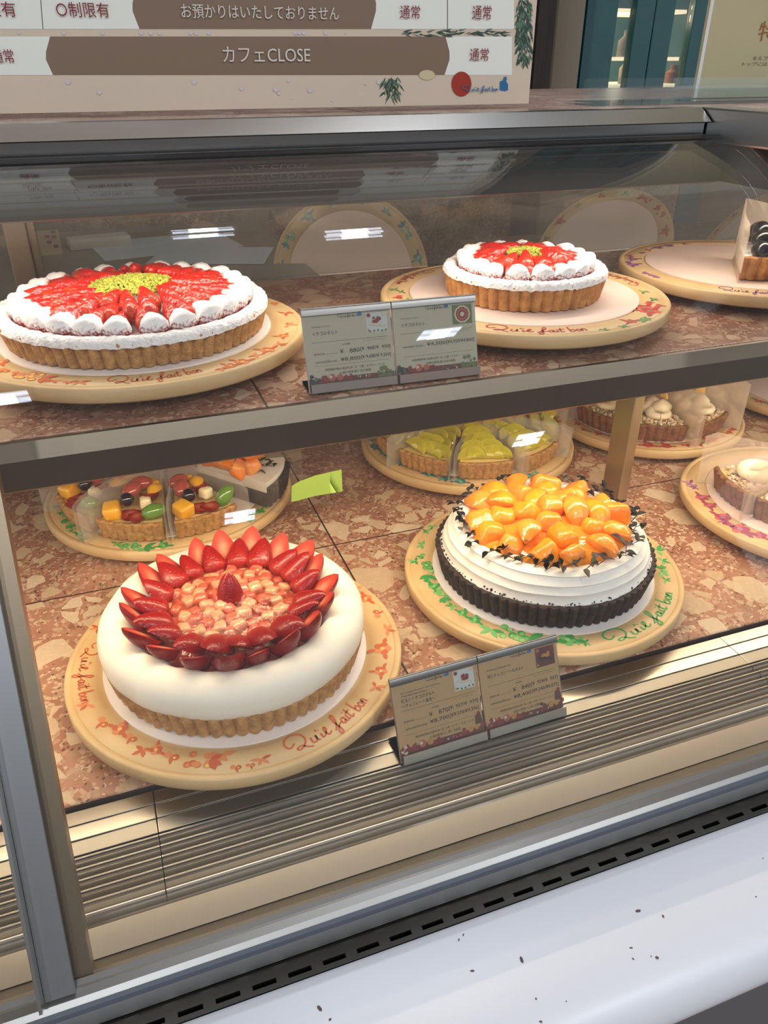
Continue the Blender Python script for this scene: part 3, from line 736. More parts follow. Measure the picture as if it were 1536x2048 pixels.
def crumbs_bm(pts, s0, s1, seed, nm=2):
    r = random.Random(seed); bm = bmesh.new()
    for p in pts:
        s = r.uniform(s0, s1); m = Matrix.Rotation(r.uniform(0, 6), 3, V(r.random(), r.random(), r.random() + .01))
        res = bmesh.ops.create_icosphere(bm, subdivisions=1, radius=1.0)
        k = (r.uniform(.7, 1.3), r.uniform(.7, 1.3), r.uniform(.6, 1)); mi = r.randrange(nm)
        for v in res['verts']:
            c = V(v.co.x * k[0], v.co.y * k[1], v.co.z * k[2]) * s * r.uniform(.85, 1.1); v.co = m @ c + p
        for f in set(f for v in res['verts'] for f in v.link_faces): f.material_index = mi
    return bm
def sugar_ring(r0, r1, z0, h, seed, n=220):
    bm = bmesh.new()
    def mod(a, r, z):
        w = noise.noise(V(math.cos(a) * 22, math.sin(a) * 22, seed + r * 60)); w2 = noise.noise(V(math.cos(a) * 60, math.sin(a) * 60, seed + r * 200))
        return r + .0013 * w + .0010 * w2, z + .0015 * w + .0014 * w2
    w = r1 - r0
    lathe(bm, [(r0, z0), (r0 + w * .15, z0 + h * .7), (r0 + w * .45, z0 + h), (r0 + w * .8, z0 + h * .8), (r1, z0 + h * .15), (r1 + .0004, z0 - .0035), (r1 - .002, z0 - .004)], n, mod); return bm

SB_FULL = obj('strawberry', strawberry_bm(), [BERRY]).data
SB_HALF = obj('strawberry_half', strawberry_bm(half=True, n=20), [BERRY, CUT]).data
def lumpy(bm, amp, sc):
    for v in bm.verts: v.co += v.co.normalized() * amp * noise.noise(v.co * sc)
    return bm
SB_SUG = obj('strawberry', lumpy(strawberry_bm(.030, .0135, n=32), .0016, 260), [DUSTED]).data
SB_GLZ = obj('strawberry', strawberry_bm(.034, .0105), [GLAZED]).data
for o in [o for o in C.collection.objects if o.type == 'MESH' and o.data in (SB_FULL, SB_HALF, SB_SUG, SB_GLZ)]: bpy.data.objects.remove(o)
def part_copy(name, mesh, parent, mtx):
    o = bpy.data.objects.new(name, mesh); C.collection.objects.link(o); o.parent = parent; o.matrix_local = mtx; return o

def sugared_tart(label, cx, cy, z, R_, h, flutes, n_out, tiers, dome, pist_r, pist_h, seed, scale_out=1.0, crust=CRUST):
    r = random.Random(seed)
    t = thing('strawberry_tart', label, 'tart', (cx, cy, z), 0)
    obj('crust', crust_bm(R_ + .0008, R_ * .955, h, flutes, amp=.0042, jit=.0010, seed=seed), crust, t)
    obj('powdered_sugar', sugar_ring(R_ - .013, R_ + .0024, h - .0002, .0048, seed, 260), SUGAR, t)
    Ri = R_ - .006
    dz = lambda q: h - .002 + dome * max(0.0, 1 - (q / Ri) ** 2)
    bm = bmesh.new(); lathe(bm, [(Ri, h - .004)] + [(Ri * (1 - k / 8), dz(Ri * (1 - k / 8)) - .004) for k in range(1, 8)] + [(0, dz(0) - .004)], 48)
    obj('filling', bm, M('sugared_custard', (240, 226, 214), .8), t)
    for k in range(n_out):                                   # sugared berries round the rim, points inwards
        a = 2 * PI * (k + r.uniform(-.12, .12)) / n_out; q = R_ - .0115
        rad = V(math.cos(a), math.sin(a), 0); ax = (-rad + V(0, 0, .34)).normalized()
        s = scale_out * r.uniform(.92, 1.08)
        P = rad * q + V(0, 0, h + .0028)
        part_copy('strawberry', SB_SUG, t, place(basis(ax, rad.cross(ax)), P, (s * 1.04, s * .95, s)))
    for (q, n, s, zoff) in tiers:                           # glazed berries shingled towards the centre
        for k in range(n):
            a = 2 * PI * (k + r.uniform(-.2, .2) + q * 31) / n; rad = V(math.cos(a), math.sin(a), 0)
            ax = (-rad + V(0, 0, r.uniform(.15, .5)) + rad.cross(V(0, 0, 1)) * r.uniform(-.12, .12)).normalized(); ss = s * r.uniform(.9, 1.1)
            P = rad * q + V(0, 0, dz(q) + zoff)
            part_copy('strawberry', SB_GLZ, t, place(basis(ax, rad.cross(ax)), P, (ss * r.uniform(.8, 1.0), ss * r.uniform(.9, 1.15), ss * 1.12)))
    pts = []
    for i in range(int(1000 * (pist_r / .035) ** 2)):
        q = pist_r * math.sqrt(r.random()); a = r.uniform(0, 2 * PI); w = 1 - (q / pist_r) ** 2
        pts.append(V(q * math.cos(a), q * math.sin(a), dz(0) + .0115 - pist_h * .55 * (1 - w) + r.uniform(0, .0022)))
    o = obj('pistachio_crumbs', crumbs_bm(pts, .0011, .0021, seed), [PISTA, PISTA2], t, smooth=False); o['kind'] = 'stuff'
    return t
sugared_tart('large strawberry tart with sugared rim and pistachio centre, on the upper shelf at left', *PUL, ZU + .0005, .1235, .0245, 68, 25,
             [(.101, 28, .92, .0025), (.084, 24, .95, .003), (.066, 18, .95, .003)], .012, .040, .009, 21, 1.0)
sugared_tart('small strawberry tart with sugared rim and pistachio centre, on the upper shelf at centre', *PUM, ZU + .0005, .0875, .0275, 46, 17,
             [(.067, 19, .92, .0025), (.051, 14, .92, .003)], .009, .0225, .007, 22, .94, CRUST_G)

# white cream tart with apple and strawberries
t = thing('apple_strawberry_tart', 'tart with smooth white cream ring, strawberries and diced apple, front left', 'tart', (PA[0], PA[1], ZL + .0005), 0)
H = .029
obj('crust', crust_bm(.1225, .116, H, 66, amp=.0040, jit=.0010, seed=5), CRUST, t)
bm = bmesh.new(); rr_ = random.Random(4)
def cmod(a, r, z):
    w = noise.noise(V(math.cos(a) * 2.2, math.sin(a) * 2.2, 7.0)); w2 = noise.noise(V(math.cos(a) * 5, math.sin(a) * 5, z * 30))
    d = 0
    if r < .092:                                            # dents where the berries press in
        d = .0016 * math.cos(a * 19)
    return r + .0012 * w * (1 if r > .09 else 0) + .0006 * w2 + d, z + .0014 * w * (1 if z > H else .3)
lathe(bm, [(.1150, H - .002), (.1215, H - .003), (.1238, H + .0005), (.1242, H + .006), (.1238, H + .0115), (.1222, H + .017), (.118, H + .0225), (.111, H + .0265), (.103, H + .028), (.096, H + .0268), (.091, H + .0235), (.087, H + .018), (.083, H + .012), (.080, H + .008)], 160, cmod)
obj('cream_ring', bm, CREAM, t)
bm = bmesh.new(); lathe(bm, [(.086, H + .008), (.074, H + .018), (.058, H + .0245), (.035, H + .0285), (0, H + .030)], 64, lambda a, r, z: (r, z + (.0016 * noise.noise(V(r * math.cos(a) * 90, r * math.sin(a) * 90, 2))) if r < .08 else z))
obj('apple_compote', bm, JELLY, t)
ap = [obj('apple_cube', chunk_bm(.0125, .0115, .010, 30 + i, .28), [APPLE1 if i % 2 else APPLE2], t) for i in range(6)]
k = 0; spots = []
while len(spots) < 92 and k < 9000:
    k += 1; q = .066 * math.sqrt(rr_.random()); a = rr_.uniform(0, 2 * PI); p = V(q * math.cos(a), q * math.sin(a), 0)
    if p.length < .011 or any((p - s).length < .0098 for s in spots): continue
    spots.append(p)
for i, p in enumerate(spots):
    q = p.length; P = V(p.x, p.y, H + .0315 - .0022 * (q / .03) ** 2 - (.0035 if q > .058 else 0) + rr_.uniform(-.0015, .0015))
    m = place(Matrix.Rotation(rr_.uniform(0, 6.28), 3, 'Z') @ Matrix.Rotation(rr_.uniform(-.5, .5), 3, 'X'), P, rr_.uniform(1.0, 1.32))
    if i < 6: ap[i].matrix_local = m
    else: part_copy('apple_cube', ap[i % 6].data, t, m)
for k in range(19):
    a = 2 * PI * (k + rr_.uniform(-.12, .12)) / 19; rad = V(math.cos(a), math.sin(a), 0); tan = V(-math.sin(a), math.cos(a), 0)
    s = rr_.uniform(.96, 1.20); up = V(0, 0, 1)
    ax = (rad * .80 + up * .62 + tan * rr_.uniform(-.15, .15)).normalized(); ski = (-rad * .70 + up * .72)
    ski = ski + tan * rr_.uniform(-.35, .35); ax = (ax + tan * rr_.uniform(-.12, .12) + up * rr_.uniform(-.10, .10)).normalized()
    part_copy('strawberry_half', SB_HALF, t, place(basis(ax, ski), rad * .0605 + V(0, 0, H + .0205), s))
    ax2 = (rad * .74 + up * (.70 + rr_.uniform(-.14, .14)) + tan * (.10 + rr_.uniform(-.16, .16))).normalized(); ski2 = (rad * .72 - up * .68 + tan * .3)
    part_copy('strawberry_half', SB_HALF, t, place(basis(ax2, ski2), rad * .0730 + tan * .0125 + V(0, 0, H + .0235), s * 1.0))
tc_ = -FH
o = part_copy('strawberry_half', SB_HALF, t, place(basis(V(0, 0, 1) + FH * .15, tc_ + V(0, 0, .2)), V(0, 0, H + .028) + tc_ * .004, 1.0)); o['label'] = 'single strawberry half standing upright in the middle'

bm = bmesh.new(); lathe(bm, [(.068, H + .022), (.060, H + .0285), (.045, H + .0345), (.025, H + .0372), (0, H + .038)], 64, lambda a, r, z: (r, z + .0022 * noise.noise(V(r * math.cos(a) * 110, r * math.sin(a) * 110, 5))))
obj('jelly_glaze', bm, GLAZE, t)
# persimmon chocolate tart
t = thing('persimmon_tart', 'persimmon tart with dark chocolate crust, white cream and dark herb sprigs, front right', 'tart', (PB[0], PB[1], ZL + .0005), 0)
rr_ = random.Random(9)
obj('crust', crust_bm(.1205, .1135, H, 72, amp=.0036, jit=.0009, seed=8), CRUST_C, t)
bm = bmesh.new(); prof = [(.1140, H - .003), (.1155, H + .0005), (.1125, H + .0045)]
for (r, z) in ((.1115, .0085), (.1122, .0105), (.1085, .0135), (.1072, .0165), (.1082, .0185), (.1035, .0220), (.1015, .0250), (.1022, .0268), (.0985, .0285), (.094, .0290), (.088, .0285), (.082, .024)): prof.append((r, H + z))
lathe(bm, prof, 144, lambda a, r, z: (r + .0013 * noise.noise(V(math.cos(a) * 3, math.sin(a) * 3, z * 60)) + (.0014 * noise.noise(V(math.cos(a) * 18, math.sin(a) * 18, 3)) if z < H + .004 else 0), z + .0009 * noise.noise(V(math.cos(a) * 4, math.sin(a) * 4, r * 40)) ))
obj('cream', bm, CREAM2, t)
pts = []
for i in range(170):
    a = rr_.uniform(0, 2 * PI); pts.append(V(.1145 * math.cos(a), .1145 * math.sin(a), H + rr_.uniform(.0002, .003)) * 1.0)
o = obj('chocolate_crumbs', crumbs_bm(pts, .0006, .0016, 4, 1), [CRUST_C], t, smooth=False); o['kind'] = 'stuff'
bm = bmesh.new(); lathe(bm, [(.0885, H + .0255), (.085, H + .0305), (.07, H + .0345), (.035, H + .0395), (0, H + .041)], 48); obj('fruit_glaze', bm, PGLAZE, t)
pw = [obj('persimmon_wedge', wedge_bm(.0225, 60 + i), [PERS if i % 2 else PERS2], t) for i in range(3)] + [obj('persimmon_chunk', chunk_bm(.033 - .002 * (i % 3), .026, .022, 80 + i, .27, .55, 4), [PERS if i % 2 else PERS2], t) for i in range(5)]
i = 0
for (q, n, zz) in ((.0745, 14, .0320), (.052, 9, .0375), (.028, 5, .042), (0.004, 1, .0455)):
    for k in range(n):
        a = 2 * PI * (k + rr_.uniform(-.2, .2)) / n + q * 20; P = V(q * math.cos(a), q * math.sin(a), H + zz + rr_.uniform(-.001, .003))
        m = place(Matrix.Rotation(rr_.uniform(0, 6.28), 3, 'Z') @ Matrix.Rotation(rr_.uniform(-.55, .55), 3, 'X') @ Matrix.Rotation(rr_.uniform(-.4, .4), 3, 'Y'), P, rr_.uniform(1.02, 1.2))
        j = i if i < 8 else rr_.randrange(8)
        if i < 8: pw[i].matrix_local = m
        else: part_copy(pw[j].name.split('.')[0], pw[j].data, t, m)
        i += 1
def sprig_bm(seed, mi2=.15):
    r = random.Random(seed); bm = bmesh.new()
    tip = V(r.uniform(-.004, .004), .010, .004)
    tube(bm, [V(0, -.004, 0), V(.001, .002, .004), tip], .0004, 5)
    def leaf(P, d, L, w, mi):
        d = d.normalized(); s = d.cross(V(0, 0, 1)); s.normalize(); n = s.cross(d)
        a, b = [], []
        rows = []
        for i in range(5):
            q = i / 4; c = P + d * (L * q) + n * (-.25 * L * q * q + .0008); ww = w * math.sin(PI * min(.97, .08 + q * .92)) * .5
            rows.append([bm.verts.new(c - s * ww + n * ww * .5), bm.verts.new(c - n * .0002), bm.verts.new(c + s * ww + n * ww * .5)])
        n0 = len(bm.faces); grid_faces(bm, rows, False, mi)
    for P, n in ((tip, 2), (V(.0005, .003, .0035), 2), (V(0, -.003, .001), 1)):
        for k in range(n):
            a = r.uniform(0, 6.28); leaf(P, V(math.cos(a), math.sin(a), r.uniform(-.1, .7)), r.uniform(.006, .0095), r.uniform(.004, .006), 1 if r.random() < mi2 else 0)
    bmesh.ops.solidify(bm, geom=bm.faces[:], thickness=.0003)
    return bm
sg = [obj('herb_sprig', sprig_bm(100 + i, .2), [HERB, HERBG], t) for i in range(5)]
for k in range(34):
    a = 2 * PI * (k + rr_.uniform(-.3, .3)) / 34; q = .0945 + rr_.uniform(-.0035, .0045)
    if abs(a - 1.2) < .15: continue
    P = V(q * math.cos(a), q * math.sin(a), H + .0305); m = place(Matrix.Rotation(a + rr_.uniform(-1.3, 1.3), 3, 'Z') @ Matrix.Rotation(rr_.uniform(-.2, .3), 3, 'X'), P, rr_.uniform(.95, 1.35))
    if k < 5: sg[k].matrix_local = m
    else: part_copy('herb_sprig', sg[rr_.randrange(5)].data, t, m)

# ------------------------------------------------------------------ slices (local: tip at origin, crust towards +X)
def slice_base(t, rt, half, h, crust_m, fill_m, flutes=8, fill_h=None, seed=0, base=.005):
    bm = bmesh.new(); rb = rt - .006; wall = .0065; mod = flute_mod(flutes * 2 * PI / (2 * half), .0030, 0, h, .0006, seed)
    n = flutes * 6; rows = []
    prof = [(rb - wall, base), (rb - .004, 0), (rb, .0012), (rb + .003, h * .5), (rt - .0003, h - .0014), (rt - wall * .4, h + .0005), (rt - wall, h - .0004), (rt - wall - .0005, base)]
    for j in range(n + 1):
        a = -half + 2 * half * j / n; row = []
        for i, (r, z) in enumerate(prof):
            rr, zz = mod(a, r, z) if 0 < i < 6 else (r, z); row.append(bm.verts.new((rr * math.cos(a), rr * math.sin(a), zz)))
        rows.append(row)
    grid_faces(bm, rows, True)
    for row in (rows[0], rows[-1]): bm.faces.new(row)
    # thin base sheet of the wedge
    arc = [(-half + 2 * half * j / 10) for j in range(11)]
    lo = [bm.verts.new((0, 0, 0))] + [bm.verts.new(((rb - .004) * math.cos(a), (rb - .004) * math.sin(a), 0)) for a in arc]
    hi = [bm.verts.new((0, 0, base))] + [bm.verts.new(((rb - .004) * math.cos(a), (rb - .004) * math.sin(a), base)) for a in arc]
    bm.faces.new(lo[::-1]); bm.faces.new(hi)
    for j in range(12):
        k = (j + 1) % 12; bm.faces.new((lo[j], lo[k], hi[k], hi[j]))
    bmesh.ops.recalc_face_normals(bm, faces=bm.faces[:]); obj('crust', bm, crust_m, t)
    bm = bmesh.new(); fh = fill_h or h - .003; rf = rt - wall - .0008
    lo = [bm.verts.new((.0015, 0, base + .0002))] + [bm.verts.new((rf * math.cos(a * .985), rf * math.sin(a * .985), base + .0002)) for a in arc]
    hi = [bm.verts.new((.0015, 0, fh))] + [bm.verts.new((rf * math.cos(a * .985), rf * math.sin(a * .985), fh)) for a in arc]
    bm.faces.new(lo[::-1]); bm.faces.new(hi)
    for j in range(12):
        k = (j + 1) % 12; bm.faces.new((lo[j], lo[k], hi[k], hi[j]))
    bmesh.ops.recalc_face_normals(bm, faces=bm.faces[:]); obj('filling', bm, fill_m, t, smooth=False)
def film(t, half, r_end, h0, h1, m=None, ext=.02, seed=0, flare=.0):
    """translucent paper folded round the point and both cut sides"""
    r = random.Random(seed); bm = bmesh.new(); pts = []
    n = 10; R_ = r_end + ext
    for i in range(n, -1, -1): q = R_ * i / n; pts.append((q, half, q / R_))
    for i in range(1, n + 1): q = R_ * i / n; pts.append((q, -half, q / R_))
    rows = []
    for k in range(7):
        v = k / 6; row = []
        for (q, a, u) in pts:
            s = 1 if a > 0 else -1
            p = V(q * math.cos(a), q * math.sin(a), 0) + V(-math.sin(a) * s * 1, math.cos(a) * s, 0) * 0
            nrm = V(math.sin(abs(a)) * -1, math.cos(a) * s, 0) * (.0022 + flare * u * v + .0018 * math.sin(u * 7 + seed + s) * v)
            if q < 1e-6: nrm = V(-.0024, 0, 0)
            hh = h0 + (h1 - h0) * u
            if u > .9: hh *= 1 - (.12 * (u - .9) / .1)
            row.append(bm.verts.new(p + nrm + V(0, 0, .0004 + hh * v)))
        rows.append(row)
    grid_faces(bm, rows)
    bmesh.ops.solidify(bm, geom=bm.faces[:], thickness=.00025)
    return obj('paper_film', bm, m or WRAP, t)
SURF = ZL + .0006
def fruit_mesh(name, bm, mats):
    o = obj(name, bm, mats); me = o.data; bpy.data.objects.remove(o); return me
def sphere_bm(r, sc=(1, 1, 1)):
    bm = bmesh.new(); ellipsoid(bm, (0, 0, 0), (r * sc[0], r * sc[1], r * sc[2]), None, 18, 12); return bm
def half_grape_bm(r, L):
    bm = bmesh.new(); ellipsoid(bm, (0, 0, 0), (r, L, r), None, 18, 12)
    for v in bm.verts:
        if v.co.z < -.25 * r: v.co.z = -.25 * r
    return bm
FM = {'mango': fruit_mesh('mango_piece', chunk_bm(.026, .024, .018, 201, .22, .3), [MANGO]), 'mango2': fruit_mesh('mango_piece', wedge_bm(.016, 202), [MANGO]),
      'berry': fruit_mesh('dark_berry', sphere_bm(.0085), [BLUEB]), 'redgrape': fruit_mesh('red_grape', half_grape_bm(.010, .014), [GRAPER]),
      'greengrape': fruit_mesh('green_grape', half_grape_bm(.0095, .015), [GRAPEG]), 'pear': fruit_mesh('pear_cube', chunk_bm(.017, .016, .014, 203, .25, .2), [PEAR]),
      'strawberry_half': SB_HALF, 'persimmon': pw[0].data, 'persimmon2': pw[5].data}
def fruit(t, kind, x, y, z, rz=0, rx=0, ry=0, s=1.0):
    nm = {'mango': 'mango_piece', 'mango2': 'mango_piece', 'berry': 'dark_berry', 'redgrape': 'red_grape', 'greengrape': 'green_grape', 'pear': 'pear_cube', 'persimmon': 'persimmon_wedge', 'persimmon2': 'persimmon_chunk'}.get(kind, kind)
    return part_copy(nm, FM[kind], t, place(Matrix.Rotation(rz, 3, 'Z') @ Matrix.Rotation(ry, 3, 'Y') @ Matrix.Rotation(rx, 3, 'X'), (x, y, z), s))
def at_angle(c, deg, off): a = math.radians(deg); return (c[0] + off * math.cos(a), c[1] + off * math.sin(a)), a
# mixed fruit slices
FL = ['mixed fruit slice in paper film, leftmost on the green painted stand', 'mixed fruit slice in paper film with a mango corner, middle of the green painted stand', 'mixed fruit slice in paper film with a green grape half, right of the middle one']
for i, (dg, hv) in enumerate(((-156, 19), (-116, 19.5), (-77, 19))):
    (x, y), a = at_angle(PF, dg, .019); hf = math.radians(hv)
    t = thing('fruit_tart_slice', FL[i], 'tart slice', (x, y, SURF), a, 'mixed fruit tart slices')
    slice_base(t, .124, hf, .026, CRUST, CUSTARD, 7, seed=i)
    z = .031; e = .6 if i == 2 else 0
    fruit(t, 'mango', .104, -.024, z + .002, .4, .1, .2, 1.0); fruit(t, 'strawberry_half', .088, -.004, z - .004, 0, 0, 1.45, .9)
    fruit(t, 'greengrape', .103, .027 if i != 2 else .030, z + .003, .2, .3 + e, .2, 1.05); fruit(t, 'berry', .090, -.010, z + .010)
    fruit(t, 'pear', .088, .012, z + .006, .4); fruit(t, 'redgrape', .070, -.012, z + .011, 1.2, .3); fruit(t, 'strawberry_half', .060, .006, z + .004, .3, 0, 1.2, .9)
    fruit(t, 'mango2', .056, .012, z + .004, 1.4); fruit(t, 'mango', .040, .002, z + .003, .8, .2, 0, .8); fruit(t, 'mango2', .030, -.004, z + .002, .2, 0, 0, .7); fruit(t, 'redgrape', .048, -.008, z + .009, .3)
    fruit(t, 'strawberry_half', .098, .006, z - .002, .2, 0, 1.4, .85)
    film(t, hf + .012, .124, .050, .058, seed=i, ext=.018)
# persimmon slice with lime tag
tp = onz(398, 972, SURF); te = onz(578, 990, SURF); a = math.atan2(te.y - tp.y, te.x - tp.x)
t = thing('persimmon_tart_slice', 'persimmon slice on dark crust in paper film, behind the mixed fruit slices', 'tart slice', (tp.x, tp.y, SURF), a)
slice_base(t, .124, math.radians(19), .030, CRUST_C, CREAM2, 7, .036, seed=4, base=.021)
for k, (x, y, z, s) in enumerate(((.020, 0, .043, .8), (.034, -.010, .044, .95), (.044, .010, .050, .95), (.052, -.016, .044, 1.0), (.062, .010, .052, 1.0), (.050, -.004, .056, 1.0), (.070, -.020, .043, 1.0), (.080, .008, .048, 1.0), (.084, -.014, .046, .9), (.068, -.004, .056, 1.0))):
    fruit(t, 'persimmon' if k % 2 else 'persimmon2', x, y, z, k * 1.3, .3, .2, s)
for k, (x, y) in enumerate(((.093, -.012), (.096, .014), (.10, 0))):
    part_copy('herb_sprig', sg[k].data, t, place(Matrix.Rotation(k * 2.0, 3, 'Z'), (x, y, .0385), 1.2))
film(t, math.radians(19.8), .124, .056, .066, WRAP3, seed=4, ext=.016)
# lime paper tag
bm = bmesh.new(); A = onz(583, 1003, -.470); rows = []
pL = [ony(583, 972, A.y - .005), ony(600, 962, A.y - .008), ony(630, 951, A.y - .012), ony(660, 944, A.y - .016), ony(683, 939, A.y - .020)]
pB = [ony(583, 1004, A.y - .005), ony(600, 1000, A.y - .008), ony(630, 992, A.y - .012), ony(660, 987, A.y - .016), ony(685, 983, A.y - .020)]
rows = [[bm.verts.new(p) for p in pL], [bm.verts.new(p) for p in pB]]
grid_faces(bm, rows); bmesh.ops.solidify(bm, geom=bm.faces[:], thickness=.0003)
o = obj('paper_tag', bm, LIME); tag(o, 'bright lime green paper tag sticking out from the persimmon slice film', 'tag')
# golden kiwi slices
def kiwi_bm():
    bm = bmesh.new(); n = 14; rows = []
    prof = [(0, -.002), (.0, .002)]
    for (rr, z) in ((.0, .0022), (.006, .0024), (.014, .0022), (.0205, .0016), (.0215, .0), (.0205, -.0016), (.014, -.0022), (.0, -.0022)):
        rows.append([bm.verts.new((rr * math.cos(PI * k / n) * 1.1, rr * math.sin(PI * k / n), z)) for k in range(n + 1)] if rr > 0 else [bm.verts.new((0, 0, z))] * (n + 1))
    for i in range(len(rows) - 1):
        p, q = rows[i], rows[i + 1]
        for k in range(n):
            vs = []
            for v in (p[k], p[k + 1], q[k + 1], q[k]):
                if v not in vs: vs.append(v)
            if len(vs) > 2:
                f = bm.faces.new(vs); f.material_index = 1 if i in (0, 6) else 0
    try:
        ed = [r[0] for r in rows[1:-1]]; ed2 = [r[-1] for r in rows[1:-1]][::-1]; bm.faces.new(ed + ed2)
    except ValueError: pass
    bmesh.ops.recalc_face_normals(bm, faces=bm.faces[:]); return bm
KM = fruit_mesh('kiwi_slice', kiwi_bm(), [KIWI, KIWIC])
KL = {-178: 'golden kiwi slice at the left end of the teal painted stand', -142: 'golden kiwi slice second from left on the teal painted stand', -104: 'golden kiwi slice in front on the teal painted stand, crust towards the shopper',
      -66: 'golden kiwi slice fourth from left on the teal painted stand, crust half veiled by film', -28: 'golden kiwi slice at the right end of the teal painted stand', 10: 'golden kiwi slice at the right back of the teal painted stand', 48: 'golden kiwi slice farthest back on the teal painted stand'}
for i, dg in enumerate(KL):
    (x, y), a = at_angle(PK, dg, .020); hf = math.radians(18.6); rk = random.Random(i)
    t = thing('kiwi_tart_slice', KL[dg], 'tart slice', (x, y, SURF), a, 'golden kiwi tart slices')
    slice_base(t, .124, hf, .026, CRUST, CUSTARD, 7, seed=10 + i)
    for row, (q, ys) in enumerate(((.106, (-.019, -.007, .006, .018)), (.087, (-.012, .0, .011)), (.066, (-.007, .006)), (.049, (-.003, .004)), (.032, (0,)))):
        for yy in ys:
            m = place(Matrix.Rotation(1.35 + rk.uniform(-.25, .25), 3, 'Z') @ Matrix.Rotation(.55 + rk.uniform(-.1, .1), 3, 'X') @ Matrix.Rotation(rk.uniform(-.25, .25), 3, 'Y'), (q, yy, .0275 + (.102 - q) * .05 + rk.uniform(0, .002)), (.84, .84, 1.35))
            part_copy('kiwi_slice', KM, t, m)
    film(t, hf + .010, .124, .046, .050, seed=i, ext=.016)
# crumble and cream slices behind the post
def dollop_bm(r, h):
    bm = bmesh.new(); lathe(bm, [(0, 0), (r * .8, 0), (r, h * .25), (r * .95, h * .5), (r * .6, h * .75), (r * .25, h * .93), (0, h)], 20, lambda a, q, z: (q * (1 + .03 * math.cos(a * 7 + z * 300)), z)); return bm
def coil_bm(R_, r, a0=0.0, a1=2 * PI):
    bm = bmesh.new(); pts = [V(R_ * math.cos(a0 + (a1 - a0) * k / 24), R_ * math.sin(a0 + (a1 - a0) * k / 24), 0) for k in range(25)]
    tube(bm, pts, lambda t: r * (.55 + .45 * math.sin(PI * min(max(t, .08), .92))), 12); return bm
DM = fruit_mesh('cream_dollop', dollop_bm(.014, .018), [PIPED]); COIL = fruit_mesh('cream_coil', coil_bm(.013, .008), [PIPED])
CHIP = fruit_mesh('apple_chip', chunk_bm(.014, .003, .012, 301, .2), [M('apple_chip', (232, 196, 120), .3)])
RING = fruit_mesh('chocolate_ring', coil_bm(.008, .0018), [CHOC])
def crumble(t, half, rt, h, seed, n=240):
    r = random.Random(seed); pts = []
    for i in range(n):
        q = rt * math.sqrt(r.uniform(.02, .93)); a = r.uniform(-half, half) * .93; pts.append(V(q * math.cos(a), q * math.sin(a), h + r.uniform(-.0005, .0035)))
    o = obj('crumble_topping', crumbs_bm(pts, .0016, .0036, seed, 1), [CRUMB], t, smooth=False); o['kind'] = 'stuff'
CL = {-162: 'cream slice with brown crust, left of the steel support post', -117: 'cream slice with a chocolate ring, just right of the steel support post', -73: 'cream slice with powdered crumble, second right of the support post', -29: 'cream slice with powdered crumble, at the right end of the cherry painted stand'}
for i, dg in enumerate(CL):
    (x, y), a = at_angle(PC, dg, .010); hf = math.radians(21)
    t = thing('cream_tart_slice', CL[dg], 'tart slice', (x, y, SURF), a, 'cream and crumble slices behind the post')
    slice_base(t, .120, hf, .027, CRUST_B, CUSTARD, 7, seed=20 + i); crumble(t, hf, .116, .027, 40 + i)
    part_copy('cream_coil', COIL, t, place(None, (.092, 0, .037), .95)); part_copy('cream_dollop', DM, t, place(None, (.084, .004, .040), .9))
    part_copy('cream_dollop', DM, t, place(None, (.066, -.008, .030), 1.0)); part_copy('cream_dollop', DM, t, place(None, (.066, .010, .032), 1.0)); part_copy('cream_dollop', DM, t, place(None, (.045, 0, .030), .9))
    part_copy('apple_chip', CHIP, t, place(Matrix.Rotation(.6, 3, 'Z') @ Matrix.Rotation(.3, 3, 'X'), (.078, .006, .062), 1.0))
    part_copy('chocolate_ring', RING, t, place(Matrix.Rotation(1.2, 3, 'X'), (.050, 0, .061), 1.0))
    film(t, hf + .010, .120, .064, .082, WRAP2, seed=i + 3, ext=.020, flare=.001)
for i, (px, py, lab) in enumerate(((1474, 1010, 'crumble slice with cream coil, on the plum blossom stand at the right edge'), (1552, 1042, 'crumble slice cut off by the right edge, in front of the other crumble slice'))):
    a = math.radians((171, -145.5)[i]); hf = math.radians(20.5); c = V(.83 + .118 * math.cos(a), .655 + .118 * math.sin(a), 0)
    t = thing('crumble_tart_slice', lab, 'tart slice', (c.x - .118 * math.cos(a), c.y - .118 * math.sin(a), SURF), a, 'crumble slices at the right edge')
    slice_base(t, .120, hf, .030, CRUST_B, CUSTARD, 7, seed=30 + i); crumble(t, hf, .116, .030, 60 + i, 300)
    part_copy('cream_coil', COIL, t, place(None, (.082, .0, .040), 1.25)); part_copy('cream_coil', COIL, t, place(None, (.048, .0, .040), .95))
    film(t, hf + .012, .120, .060, .076, WRAP2, seed=i + 8, ext=.016, flare=.004)
# black grape slice on the upper shelf
c = onz(1568, 566, ZU); a = math.radians(-104); hf = math.radians(24)
t = thing('grape_tart_slice', 'slice topped with glossy black grapes in paper film, upper shelf at the right edge', 'tart slice', (c.x - .122 * math.cos(a), c.y - .122 * math.sin(a), ZU + .0006), a)
slice_base(t, .122, hf, .028, CRUST_G, CREAM2, 8, seed=44)
bm = bmesh.new(); ellipsoid(bm, (0, 0, 0), (.0125, .0105, .0105), None, 20, 14); GM = fruit_mesh('black_grape', bm, [GRAPEB])
for (x, y, z) in ((.105, -.028, .034), (.107, -.006, .034), (.105, .017, .034), (.100, .034, .034), (.085, -.018, .042), (.086, .006, .044), (.082, .026, .041), (.066, -.010, .049), (.064, .012, .049), (.046, 0, .045), (.03, .002, .038)):
    part_copy('black_grape', GM, t, place(Matrix.Rotation(x * 90, 3, 'Z'), (x, y, z), 1.0))
film(t, hf + .010, .122, .075, .062, WRAP2, seed=5, ext=.012)

